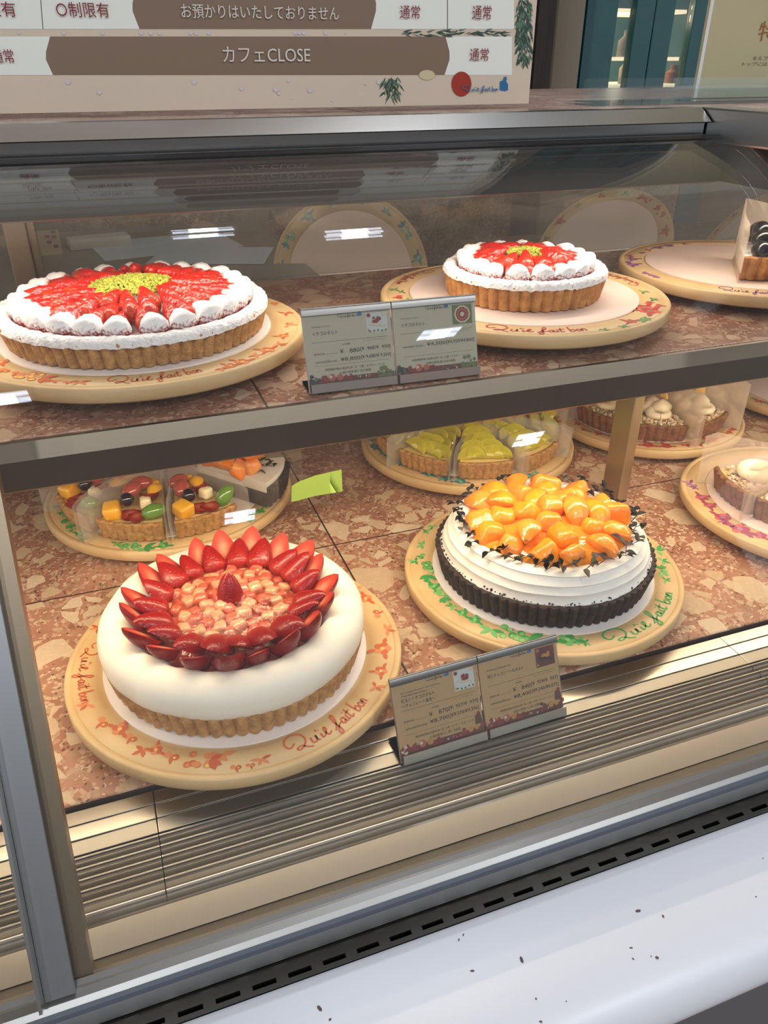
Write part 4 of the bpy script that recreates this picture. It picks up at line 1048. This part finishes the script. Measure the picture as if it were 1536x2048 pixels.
# ------------------------------------------------------------------ price cards
CARDM = {'pale': M('card_pale', (206, 190, 164), .55), 'tan': M('card_warm_tint', (204, 158, 106), .55)}  # tan copy holds the warm light on the lower cards in its colour
BAND = M('card_band', (110, 46, 36), .6); FR1 = M('print_red', (150, 40, 34), .6); FR2 = M('print_rose', (196, 96, 80), .6); FR3 = M('print_dark', (48, 40, 54), .6)
FR4 = M('print_green', (112, 122, 70), .6); FR5 = M('print_orange', (206, 140, 60), .6); FR6 = M('print_cream', (226, 206, 180), .6); PHBG = M('print_white', (222, 216, 212), .6)
CM = [None, INKS['ink'], INKS['blue'], BAND, FR1, FR2, FR3, FR4, FR5, FR6, PHBG]
def card_holder(label, O, U, Vv, w, h, cm, spec, seed):
    """folded aluminium holder: O bottom left corner, U along the card, Vv up the card"""
    r = random.Random(seed); N = U.cross(Vv).normalized(); t = thing('price_card_holder', label, 'price card', O, 0, None)
    def at(u, v, n=0.0): return U * (u * w) + Vv * (v * h) + N * n
    def slab(bm, u0, u1, v0, v1, n0, n1, bev=0):
        vs = [bm.verts.new(at(u, v, n)) for n in (n0, n1) for (u, v) in ((u0, v0), (u1, v0), (u1, v1), (u0, v1))]
        for q in ((3, 2, 1, 0), (4, 5, 6, 7), (0, 1, 5, 4), (1, 2, 6, 5), (2, 3, 7, 6), (3, 0, 4, 7)): bm.faces.new([vs[i] for i in q])
    bm = bmesh.new(); slab(bm, .0, 1, .0, 1.0, -.0012, -.0004); bmesh.ops.recalc_face_normals(bm, faces=bm.faces[:]); bk = obj('back_plate', bm, STEEL_L, t, False)
    bm = bmesh.new()                                          # foot folded backwards under the card
    bk_dir = V(-N.x, -N.y, 0).normalized() * .03
    a, b = at(0, 0, -.001), at(1, 0, -.001); a.z = b.z = .0004
    f = [bm.verts.new(p) for p in (a, b, b + bk_dir, a + bk_dir)]; bm.faces.new(f)
    bmesh.ops.solidify(bm, geom=bm.faces[:], thickness=.0008); obj('foot', bm, STEEL_L, t, False)
    bm = bmesh.new(); rows = []                                # rolled top edge
    for u in (0, 1):
        rows.append([bm.verts.new(at(u, v, n)) for v, n in ((1.0, -.0012), (1.012, -.0006), (1.018, .0008), (1.012, .0022), (.995, .0028), (.925, .0030), (.921, .0022), (.925, .0018), (.99, .0016), (1.0, .0006))])
    grid_faces(bm, rows, True); bm.faces.new(rows[0]); bm.faces.new(rows[1]); bmesh.ops.recalc_face_normals(bm, faces=bm.faces[:]); obj('top_clip', bm, STEEL_D, t)
    bm = bmesh.new(); rows = []
    for u in (0.02, 1):
        rows.append([bm.verts.new(at(u, v, n)) for v, n in ((.0, -.001), (-.012, .0008), (-.012, .0032), (.0, .0046), (.105, .0052), (.108, .0044), (.01, .0036), (.004, .0014))])
    grid_faces(bm, rows, True); bm.faces.new(rows[0]); bm.faces.new(rows[1]); bmesh.ops.recalc_face_normals(bm, faces=bm.faces[:]); obj('bottom_lip', bm, STEEL_L, t)
    # printed card
    bm = bmesh.new(); slab(bm, .01, .99, .01, .985, -.0002, .0004); bmesh.ops.recalc_face_normals(bm, faces=bm.faces[:])
    def rect(u0, u1, v0, v1, mi, n=.00055): poly(bm, [at(u0, v0, n), at(u1, v0, n), at(u1, v1, n), at(u0, v1, n)], mi)
    zz = [.0006]
    def dot(u, v, ru, mi, k=10):
        zz[0] += .000004; poly(bm, [at(u + ru * math.cos(2 * PI * i / k), v + ru * w / h * math.sin(2 * PI * i / k), zz[0]) for i in range(k)], mi)
    def txt(s, u, v, uw, vh, mi=1): text_faces(bm, s, at(u, v, .0008), U, Vv, uw * w if uw else None, vh * h, mi)
    rect(.01, .99, .01, .165, 3)
    for i in range(16): dot(.03 + rnd.uniform(0, .10), .10 + r.uniform(0, .10), r.uniform(.012, .024), r.choice((6, 6, 7)) if spec['kind'] == 'u' else r.choice((9, 4, 4)))
    for i in range(10): dot(r.uniform(.14, .22), .10 + r.uniform(0, .085), r.uniform(.012, .022), 4)
    dot(.27, .165, .042, 5); dot(.255, .175, .018, 9); dot(.36, .16, .036, 5 if spec['kind'] == 'u' else 8)
    for i in range(8): dot(r.uniform(.40, .49), .10 + r.uniform(0, .075), r.uniform(.012, .02), 4)
    for i in range(7): dot(r.uniform(.56, .80), .115 + r.uniform(0, .035), r.uniform(.007, .014), r.choice((9, 5, 4)))
    if spec['kind'] == 'u':
        for i in range(26): dot(r.uniform(.80, .97), .11 + r.uniform(0, .14) * r.random(), r.uniform(.012, .024), 7)
    else:
        for i in range(8): dot(r.uniform(.72, .84), .12 + r.uniform(0, .09), r.uniform(.014, .026), r.choice((4, 3)))
        dot(.84, .165, .034, 8); dot(.91, .165, .026, 8); rect(.90, .985, .20, .26, 3); dot(.94, .28, .04, 3); dot(.95, .33, .022, 4); dot(.985, .18, .03, 4)
    # photograph on the card
    pu0, pu1, pv0, pv1 = .715, .955, .66, .90
    if spec['photo'] == 'round':
        rect(pu0, pu1, pv0, pv1, 7); dot(.835, .78, .098, 9); dot(.835, .78, .080, 4); dot(.835, .78, .026, 9)
        for i in range(12): dot(.835 + .055 * math.cos(i * .524), .78 + .055 * w / h * math.sin(i * .524), .012, 5)
    else:
        rect(pu0, pu1, pv0, pv1, 10 if spec['photo'] != 'pers' else 3)
        dot(.745, .87, .022, 4 if spec['photo'] != 'pers' else 5); dot(.92, .875, .026, 4 if spec['photo'] == 'pers' else 9); dot(.735, .69, .014, 8)
        for i in range(9): dot(.84 + r.uniform(-.05, .05), .79 + r.uniform(-.02, .05), r.uniform(.014, .024), 8 if spec['photo'] == 'pers' else 4)
        zz[0] += .00001; poly(bm, [at(.745, .755, zz[0]), at(.925, .715, zz[0]), at(.925, .745, zz[0]), at(.75, .785, zz[0])], 9 if spec['photo'] != 'pers' else 6)
        for i in range(5): dot(.75 + i * .045, .675 + r.uniform(0, .012), .012, 7 if spec['photo'] != 'pers' else 3)
    script_strokes(bm, lambda a, b: at(.40 + .19 * a, .875 + .16 * b, .0008), .02, 1, 3)
    poly(bm, [at(u, v, .0008) for u, v in ((.615, .875), (.665, .875), (.672, .905), (.655, .915), (.648, .935), (.632, .925), (.632, .905), (.612, .9))], 2)
    for s, v in spec['eng']: txt(s, .10, v, spec['ew'] * len(s) / len(spec['eng'][0][0]), .022)
    for s, v, uw in spec['jp']: txt(s, .10, v, uw, .048)
    rect(.09, .95, .600, .6035, 1); rect(.09, .95, .315, .3175, 1)
    txt('本体価格', .42, .545, .09, .018); txt('イートイン / テイクアウト', .66, .565, .25, .016)
    for s, p, q, v in spec['rows']:
        txt(s, .10, v, .0115 * 1.9 * len(s), .034); txt(p, .385, v, .225, .052); txt(q, .62, v, .345, .056)
        rect(.10 + .0225 * len(s), .37, v + .010, v + .0125, 1)
    txt(spec['note'], .20, .245, .68, .036); txt(spec['note2'], .36, .195, .36, .034)
    CMs = list(CM); CMs[0] = cm; obj('card', bm, CMs, t, False)
    bm = bmesh.new(); slab(bm, .008, .992, .012, .92, .0016, .0022); bmesh.ops.recalc_face_normals(bm, faces=bm.faces[:]); obj('clear_cover', bm, ACRYL, t, False)
    return t
def pair(p0, p1, zb, lean, h, dz=.0012):
    A, B = onz(*p0, zb), onz(*p1, zb); U = (B - A); U.z = 0; U.normalize()
    back = V(0, 0, 1).cross(U); l = math.radians(lean); return A + V(0, 0, dz), U, (V(0, 0, 1) * math.cos(l) + back * math.sin(l)).normalized(), (B - A).length
ALG = '特定原材料等(27品目中):卵・乳・小麦・'
O, U, Vv, W = pair((619, 790), (957, 750), ZUS, 16.5, .07)
card_holder('grey price card with slice photo, upper shelf, left one of its pair', O, U, Vv, W * .497, .0705, CARDM['pale'],
            dict(kind='u', photo='slice', eng=[('Strawberry Tart', .775)], ew=.2, jp=[('イチゴのタルト', .685, .28)], rows=[('piece', '¥   880', '[¥  968/¥  950]', .445), ('whole(25cm)', '¥8,800', '[¥ 9,680/¥ 9,504]', .345)], note=ALG + 'ゼラチン・リンゴ', note2='お酒の使用:香り付け程度'), 1)
card_holder('grey price card with round tart photo, upper shelf, right one of its pair', O + U * (W * .503), U, Vv, W * .497, .0705, CARDM['pale'],
            dict(kind='u', photo='round', eng=[('Strawberry Tart', .775)], ew=.2, jp=[('イチゴのタルト', .685, .28)], rows=[('whole(17cm)', '¥4,500', '[¥4,950/¥4,860]', .42)], note=ALG + 'ゼラチン・リンゴ', note2='お酒の使用:香り付け程度'), 2)
ZG = -.5280
O, U, Vv, W = pair((802, 1530), (1128, 1428), ZG, 23, .075)
card_holder('price card tinted by warm light, strawberry slice photo, on the steel grille, left of its pair', O, U, Vv, W * .5, .0765, CARDM['tan'],
            dict(kind='l', photo='slice', eng=[('Tart of Apple"Kougyoku" and Strawberry', .80), ('~Chocolate Custard Flavor~', .765)], ew=.46, jp=[('紅玉とイチゴのタルト', .70, .38), ('〜チョコレート風味〜', .635, .38)], rows=[('piece', '¥   870', '[¥  957/¥  939]', .455), ('whole(25cm)', '¥8,700', '[¥9,570/¥9,396]', .365)], note=ALG + 'ゼラチン・大豆・リンゴ', note2='お酒の使用:少し感じる程度'), 3)
card_holder('price card tinted by warm light, persimmon slice photo, on the steel grille, right of its pair', O + U * (W * .506), U, Vv, W * .494, .0765, CARDM['tan'],
            dict(kind='l', photo='pers', eng=[('Persimmon Chocolate Tart', .785)], ew=.30, jp=[('柿とチョコレートのタルト', .695, .45)], rows=[('piece', '¥   840', '[¥  924/¥  907]', .455), ('whole(25cm)', '¥8,400', '[¥9,240/¥9,072]', .365)], note=ALG + '大豆・オレンジ・リンゴ', note2='お酒の使用:少し感じる程度'), 4)

# ------------------------------------------------------------------ signs on the counter
YP = .80
PBG = M('poster_beige', (222, 204, 184), .45); PWH = M('poster_white', (244, 245, 236), .45); PBR = M('poster_brown', (136, 112, 94), .45); PLN = M('poster_line', (120, 112, 104), .5)
PIN1 = M('poster_pine', (52, 78, 64), .5); PIN2 = M('poster_pine_light', (96, 124, 106), .5); PRED = M('poster_red', (168, 52, 34), .5); PYE = M('poster_pale', (214, 200, 160), .5); PSN = M('poster_snow', (216, 206, 212), .5); PTX = M('poster_text_light', (226, 220, 212), .5)
PMATS = [PBG, PWH, PBR, PLN, INKS['red'], PIN1, PIN2, PRED, PYE, PSN, PTX, INKS['blue']]
def on_poster(x, y, n=0.0): p = ony(x, y, YP - n); return p
t = thing('hours_sign', 'large beige shop-hours sign with white and brown table, standing on the counter', 'sign', (ony(500, 205, YP).x, YP + .002, -.0405))
OFF = -t.location
bm = bmesh.new(); a, b = ony(-420, 100, YP).x, ony(1066, 100, YP).x
bbox(bm, a, b, YP, YP + .004, -.0400, .46)
lay = [0]
def ppoly(pts, mi, n=None):
    lay[0] += 1; n_ = .0003 + lay[0] * .0000015 if n is None else n
    poly(bm, [on_poster(x, y, n_) for x, y in pts], mi)
def prow(y0, y1, xl, xr, tip, wl, wr):
    ppoly([(-400, y0), (wr, y0 + .0), (wr, y1), (-400, y1)], 1)
    ym = (y0 + y1) / 2
    ppoly([(xl + 8, y0), (xr - 8, y0), (xr, ym - 8), (xr, ym + 8), (xr - 10, y1), (xl + 14, y1), (xl, ym + 8), (xl, ym - 8)], 2)
prow(-30, 58, 265, 752, 8, 0, 1028); prow(73, 150, 92, 899, 8, 0, 1024)
prow(-130, -45, 300, 760, 8, 0, 1032); prow(-225, -145, 320, 720, 8, 0, 1036)
ppoly([(78, -30), (80, -30), (87, 58), (85, 58)], 3); ppoly([(894, -30), (896, -30), (896, 60), (894, 60)], 3)
def ptext(s, x, y0, y1, w, mi):
    O_ = on_poster(x, y1, .0022); Ue = on_poster(x + w, y1 - .0157 * w * 0, .0022); Ve = on_poster(x + (y0 - y1) * .08, y0, .0022)
    U_ = V(1, 0, 0); V_ = V(0, 0, 1); text_faces(bm, s, O_, U_, V_, (Ue - O_).x, (Ve - O_).z, mi)
ptext('限有', -24, 2, 33, 58, 4); ptext('○制限有', 115, 3, 34, 105, 4); ptext('お預かりはいたしておりません', 364, 8, 36, 314, 10); ptext('通常', 800, 10, 37, 40, 4); ptext('通常', 944, 10, 39, 38, 4)
ptext('通常', -14, 98, 126, 44, 4); ptext('カフェCLOSE', 447, 93, 124, 174, 10); ptext('通常', 939, 96, 122, 38, 4)
rp = random.Random(5)
for i in range(330):                                         # printed fir twigs
    zone = rp.random()
    if zone < .62: x, y = rp.uniform(1034, 1062), rp.uniform(-5, 120)
    elif zone < .80: x, y = rp.uniform(800, 1010), rp.uniform(62, 70)
    else: x, y = rp.uniform(768, 796), rp.uniform(152, 192)
    a = rp.uniform(-.9, .9) + (1.57 if zone < .62 or zone >= .8 else 0); l = rp.uniform(8, 26); w = rp.uniform(1.2, 2.4)
    dx, dy = l * math.cos(a), l * math.sin(a)
    if zone < .8 and zone >= .62: dy = max(-5, min(5, dy))
    if x + dx > 1066: dx = 1066 - x
    if x + dx < 1029 and zone < .62: dx = 1029 - x
    ppoly([(x, y), (x + dx * .5 - w * dy / l, y + dy * .5 + w * dx / l), (x + dx, y + dy), (x + dx * .5 + w * dy / l, y + dy * .5 - w * dx / l)], 5 if rp.random() < .6 else 6)
for i in range(26):
    x, y = rp.uniform(20, 760), rp.choice((rp.uniform(60, 72), rp.uniform(154, 205))); s = rp.uniform(1.5, 6)
    if y < 75: s = min(s, 4); y = 66
    ppoly([(x + s * math.cos(k * .63), y + s * math.sin(k * .63)) for k in range(10)], 9)
def pdisc(x, y, rx, ry, mi): ppoly([(x + rx * math.cos(k * .314), y + ry * math.sin(k * .314)) for k in range(20)], mi)
pdisc(854, 150, 16, 10, 8); pdisc(923, 168, 20, 25, 7)
def pf(u, v): return on_poster(926 + 68 * u, 182 - 46 * v, .0024)
script_strokes(bm, pf, .022, 11, 3)
ppoly([(1000, 163), (1006, 161), (1008, 154), (1012, 153), (1014, 158), (1012, 163), (1016, 168), (1016, 180), (1010, 182), (1000, 180)], 11)
bmesh.ops.recalc_face_normals(bm, faces=[f for f in bm.faces if f.material_index == 0][:6])
for v in bm.verts: v.co += OFF
obj('panel', bm, PMATS, t, False)
bm = bmesh.new(); xr = ony(1190, 200, .785).x
bbox(bm, a, xr, .7915, .7945, -.0370, -.0250); bbox(bm, a, xr + .003, .7860, .850, -.0433, -.0403); bbox(bm, a, xr, .8065, .8095, -.0400, -.018)
o = obj('sign_holder', bm, ACRYL, None, False); tag(o, 'clear acrylic channel holding the large shop-hours sign', 'sign holder')
# menu sign on the right
YM = .84
MBG = M('menu_beige', (190, 178, 140), .5, col2=(182, 170, 132), scale=3); MED = M('menu_white_edge', (226, 226, 222), .5); MTX = M('menu_text', (150, 96, 44), .5); MTX2 = M('menu_small_text', (120, 100, 72), .5)
x0 = ony(1388, 190, YM).x
t = thing('menu_sign', 'beige menu sign with white edge standing at the right end of the counter', 'sign', (x0 + .15, YM, -.0405)); OFF = -t.location
bm = bmesh.new(); bbox(bm, x0, x0 + .34, YM, YM + .004, -.0395, .46)
def mq(x, y, n): return ony(x, y, YM - n)
poly(bm, [V(x0, YM - .0003, -.0395), V(x0 + .0045, YM - .0003, -.0395), V(x0 + .0045, YM - .0003, .46), V(x0, YM - .0003, .46)], 1)
def mtext(s, x, y0, y1, w, mi):
    O_ = mq(x, y1, .0006); Ue = mq(x + w, y1, .0006); Ve = mq(x, y0, .0006); text_faces(bm, s, O_, V(1, 0, 0), V(0, 0, 1), (Ue - O_).x, (Ve - O_).z, mi)
mtext('特', 1514, 42, 82, 36, 2); mtext('キルフェボン', 1505, 112, 121, 62, 3); mtext('トップにはスライス', 1484, 124, 132, 92, 3)
for v in bm.verts: v.co += OFF
obj('panel', bm, [MBG, MED, MTX, MTX2], t, False)
bm = bmesh.new(); xa = ony(1404, 195, YM - .01).x
bbox(bm, xa, x0 + .40, YM - .0075, YM - .0045, -.0370, -.0300); bbox(bm, xa - .004, x0 + .40, YM - .014, YM + .05, -.0433, -.0403)
o = obj('sign_holder', bm, ACRYL, None, False); tag(o, 'clear acrylic channel under the beige menu sign', 'sign holder')

# ------------------------------------------------------------------ beyond the case
TEAL = M('teal_paint', (48, 104, 104), .3, col2=(38, 90, 94), scale=6); TEALD = M('deep_teal', (34, 84, 92), .35)
DWOOD = M('dark_wood', (52, 38, 28), .5, col2=(34, 25, 20), scale=20, stretch=(8, 8, .5))
YT = 2.2
def X_(px, Y=YT): return ony(px, 100, Y).x
bm = bmesh.new(); bbox(bm, X_(1071, 2.0), X_(1090, 2.0), 2.0, 2.06, -1.30, 1.30); bbox(bm, X_(1091, 2.0), X_(1110, 2.0), 2.012, 2.06, -1.30, 1.30); struct('trim_1', bm, DWOOD)
bm = bmesh.new(); bbox(bm, X_(1108, 2.1), X_(1166, 2.1), 2.1, 2.5, -1.30, 1.30, bev=.02); struct('wall_column', bm, M('column_beige', (136, 124, 106), .6), True)
t = thing('glass_cabinet', 'dark teal cabinet with narrow glazed doors and lit shelves behind the counter', 'cabinet', (X_(1280), 2.4, -1.30)); OFF = -t.location
def kpart(name, bm, m, smooth=False, parent=None):
    for v in bm.verts: v.co += OFF
    return obj(name, bm, m, parent or t, smooth)
bm = bmesh.new(); bbox(bm, X_(1158), X_(1174), YT - .02, 2.6, -1.30, 1.2); bbox(bm, X_(1410), X_(1460), YT, 2.6, -1.30, 1.2); bbox(bm, X_(1158), X_(1460), 2.56, 2.60, -1.30, 1.2); kpart('carcass', bm, TEALD)
for n, (s0, g0, g1, s1) in enumerate(((1178, 1226, 1262, 1298), (1300, 1338, 1376, 1404))):
    bm = bmesh.new(); bbox(bm, X_(s0), X_(g0), YT, YT + .03, -1.25, 1.15, bev=.002); bbox(bm, X_(g1), X_(s1), YT, YT + .03, -1.25, 1.15, bev=.002)
    bbox(bm, X_(g0), X_(g1), YT + .002, YT + .03, -1.25, -.9); bbox(bm, X_(g0), X_(g1), YT + .002, YT + .03, 1.0, 1.15); d = kpart('door', bm, TEAL)
    bm = bmesh.new(); bbox(bm, X_(g0) + .0005, X_(g1) - .0005, YT + .012, YT + .016, -.9, 1.0); kpart('pane', bm, GLASS, False, d)
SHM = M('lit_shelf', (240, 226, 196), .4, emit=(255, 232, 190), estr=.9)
zsh = []
for py in (117, 171, 20):
    z = ony(1245, py, YT + .1).z; zsh.append(z)
    bm = bmesh.new(); bbox(bm, X_(1176) + .01, X_(1410) - .01, YT + .1, 2.55, z - .006, z + .004); kpart('shelf', bm, SHM)
def bottle(px, z, label, m, r=.022, h=.10, Y=2.32):
    x = ony(px, 100, Y).x; bm = bmesh.new(); lathe(bm, [(0, 0), (r, 0), (r, h * .6), (r * .4, h * .78), (r * .4, h), (0, h)], 20)
    o = obj('jar', bm, m); o.location = (x, Y, z + .0041); tag(o, label, 'jar', 'jars in the teal cabinet')
JG = M('jar_glass', (150, 146, 140), .2); JO = M('jar_amber', (140, 84, 40), .3)
bottle(1250, zsh[0], 'pale jar on the upper lit shelf in the left cabinet door', JG, .024, .07)
bottle(1256, zsh[1], 'pale slim jar on the lower lit shelf in the left cabinet door', JG, .018, .07)
bottle(1352, zsh[1], 'amber jar on the lower lit shelf in the right cabinet door', JO, .02, .05)
bm = bmesh.new(); c = ony(1366, 84, 2.36); lathe(bm, [(0, 0), (.045, 0), (.062, .006), (.064, .010), (.044, .004), (0, .004)], 40)
o = obj('plate', bm, M('white_china', (214, 214, 212), .3)); o.matrix_world = Matrix.Translation((c.x, 2.40, zsh[0] + .071)) @ Matrix.Rotation(math.radians(100), 4, 'X'); tag(o, 'round white plate standing on the upper shelf in the right cabinet door', 'plate')
bm = bmesh.new(); c = ony(1358, 22, 2.44); bbox(bm, c.x - .04, c.x + .03, 2.42, 2.48, zsh[2] + .0045, zsh[2] + .16, bev=.004); o = obj('storage_box', bm, M('blue_card', (52, 96, 168), .5)); tag(o, 'blue box on the top shelf in the right cabinet door', 'box')
pl = bpy.data.lights.new('cabinet_lamp', 'POINT'); pl.energy = .6; pl.color = (1, .85, .62); pl.shadow_soft_size = .03
po = bpy.data.objects.new('cabinet_lamp', pl); C.collection.objects.link(po); po.location = (X_(1300), 2.35, zsh[0] + .12)

# work counter and ledge behind the case
WTOP = M('worktop', (128, 122, 104), .4, col2=(112, 106, 90), scale=6)
bm = bmesh.new(); bbox(bm, -.95, .40, 1.46, 2.10, -.40, -.36, bev=.002); bbox(bm, -.94, .39, 1.48, 2.10, -1.30, -.4005)
o = obj('work_counter', bm, WTOP, None, False); tag(o, 'grey-brown staff work counter behind the left half of the case', 'counter')
bm = bmesh.new(); bbox(bm, .41, 1.75, 1.452, 1.94, -.560, -.535, bev=.002); bbox(bm, .41, 1.75, 1.46, 1.94, -1.30, -.5605); bbox(bm, .90, 1.75, 1.50, 1.94, -.5345, -.4150, bev=.002)
o = obj('back_counter', bm, STONE_BACK, None, False); tag(o, 'low stepped brown marble counter behind the right half of the case', 'counter')
bm = bmesh.new(); bbox(bm, -.95, 1.75, 2.125, 2.155, -1.30, -.11)
o = obj('splashback', bm, STONE_BACK, None, False); tag(o, 'brown marble splashback slab standing behind the work counter', 'splashback')
STOW = M('stored_paper', (196, 200, 206), .6)
def sheet(px, py, w, d, ang, label, m, z=-.3598, k=0):
    c = onz(px, py, z); bm = bmesh.new(); box(bm, (0, 0, .0004), (w, d, .0008), Matrix.Rotation(ang, 3, 'Z')); o = obj('paper_sheet', bm, m, None, False); o.location = (c.x, c.y, z + k * .0012); tag(o, label, 'paper', 'papers on the work counter')
sheet(330, 490, .30, .20, .15, 'bluish white paper sheet lying flat behind the large strawberry tart', STOW)
sheet(425, 512, .24, .16, -.35, 'bluish white paper sheet overlapping another behind the large strawberry tart', STOW, k=1)
bm = bmesh.new(); c = onz(200, 492, -.3598); box(bm, (0, 0, .011), (.13, .05, .022), Matrix.Rotation(.15, 3, 'Z'), .004); o = obj('tray', bm, M('grey_white_tray', (196, 190, 176), .5)); o.location = (c.x, c.y, -.3599); tag(o, 'small whitish tray on the work counter at left', 'tray')
NOTE = M('notice_paper', (206, 202, 184), .6); NPIC = M('notice_picture', (120, 90, 66), .6); NCL = M('notice_clip', (120, 132, 138), .5)
YN = 1.30
a, b = ony(38, 462, YN), ony(126, 508, YN)
t = thing('notice_sheet', 'white printed notice with small brown pictures hanging behind the case at left', 'notice', ((a.x + b.x) / 2, YN, a.z)); OFF = -t.location
bm = bmesh.new(); bbox(bm, a.x, b.x, YN, YN + .0006, b.z, a.z)
w_, h_ = b.x - a.x, b.z - a.z
for (u, v) in ((.68, .28), (.86, .12), (.86, .30), (.70, .50), (.86, .68)):
    poly(bm, [V(a.x + w_ * (u - .06), YN - .0003, a.z + h_ * (v + .06)), V(a.x + w_ * (u + .06), YN - .0003, a.z + h_ * (v + .06)), V(a.x + w_ * (u + .06), YN - .0003, a.z + h_ * (v - .06)), V(a.x + w_ * (u - .06), YN - .0003, a.z + h_ * (v - .06))], 1)
kpart('paper', bm, [NOTE, NPIC]); bm = bmesh.new(); bbox(bm, a.x - .002, b.x + .004, YN - .003, YN + .004, a.z - .001, a.z + .012); kpart('clip_bar', bm, NCL)
# hang bar down from the stone top
bm = bmesh.new(); bbox(bm, (a.x + b.x) / 2 - .01, (a.x + b.x) / 2 + .01, YN - .002, YN + .002, a.z + .0121, -.0757); kpart('hanger', bm, NCL)
# stands added to shape the mirrored plate ghosts behind the rear pane
def ghost_stand(label, px, py, Y, nrm, colour, sec, seed, rz=0.0):
    c = ony(px, py, Y)
    t = stand(label, 0, 0, .0135, 0, colour, 1.0, ring=[(k * 360 / 16 + seed * 9, ('leaf', 'flower', 'grape', 'leaf', 'cherry')[(k + seed) % 5], 12) for k in range(16)], second=sec, seed=seed, foot=False)
    bm = bmesh.new(); lathe(bm, [(0, 0), (.1265, 0), (.1265, .0016), (0, .0016)], 64); d = obj('card_disc', bm, CARDP, t, loc=(0, 0, .0125))
    t.matrix_world = Matrix.Translation(c) @ basis(nrm, V(1, 0, .0)).to_4x4(); return t
ghost_stand('stand added as a teal plate reflection behind the rear pane, between the upper tarts', 702, 552, 1.56, V(-.22, -.93, .28), 'teal', None, 1)
ghost_stand('stand added as a red plate reflection behind the rear pane, right of the small tart', 1205, 498, 1.60, V(-.62, -.35, .72), 'red', 'green2', 2)
ghost_stand('stand added as a red plate reflection behind the rear pane, at the right edge', 1500, 500, 1.52, V(-.80, .12, .62), 'plum', 'red', 3)
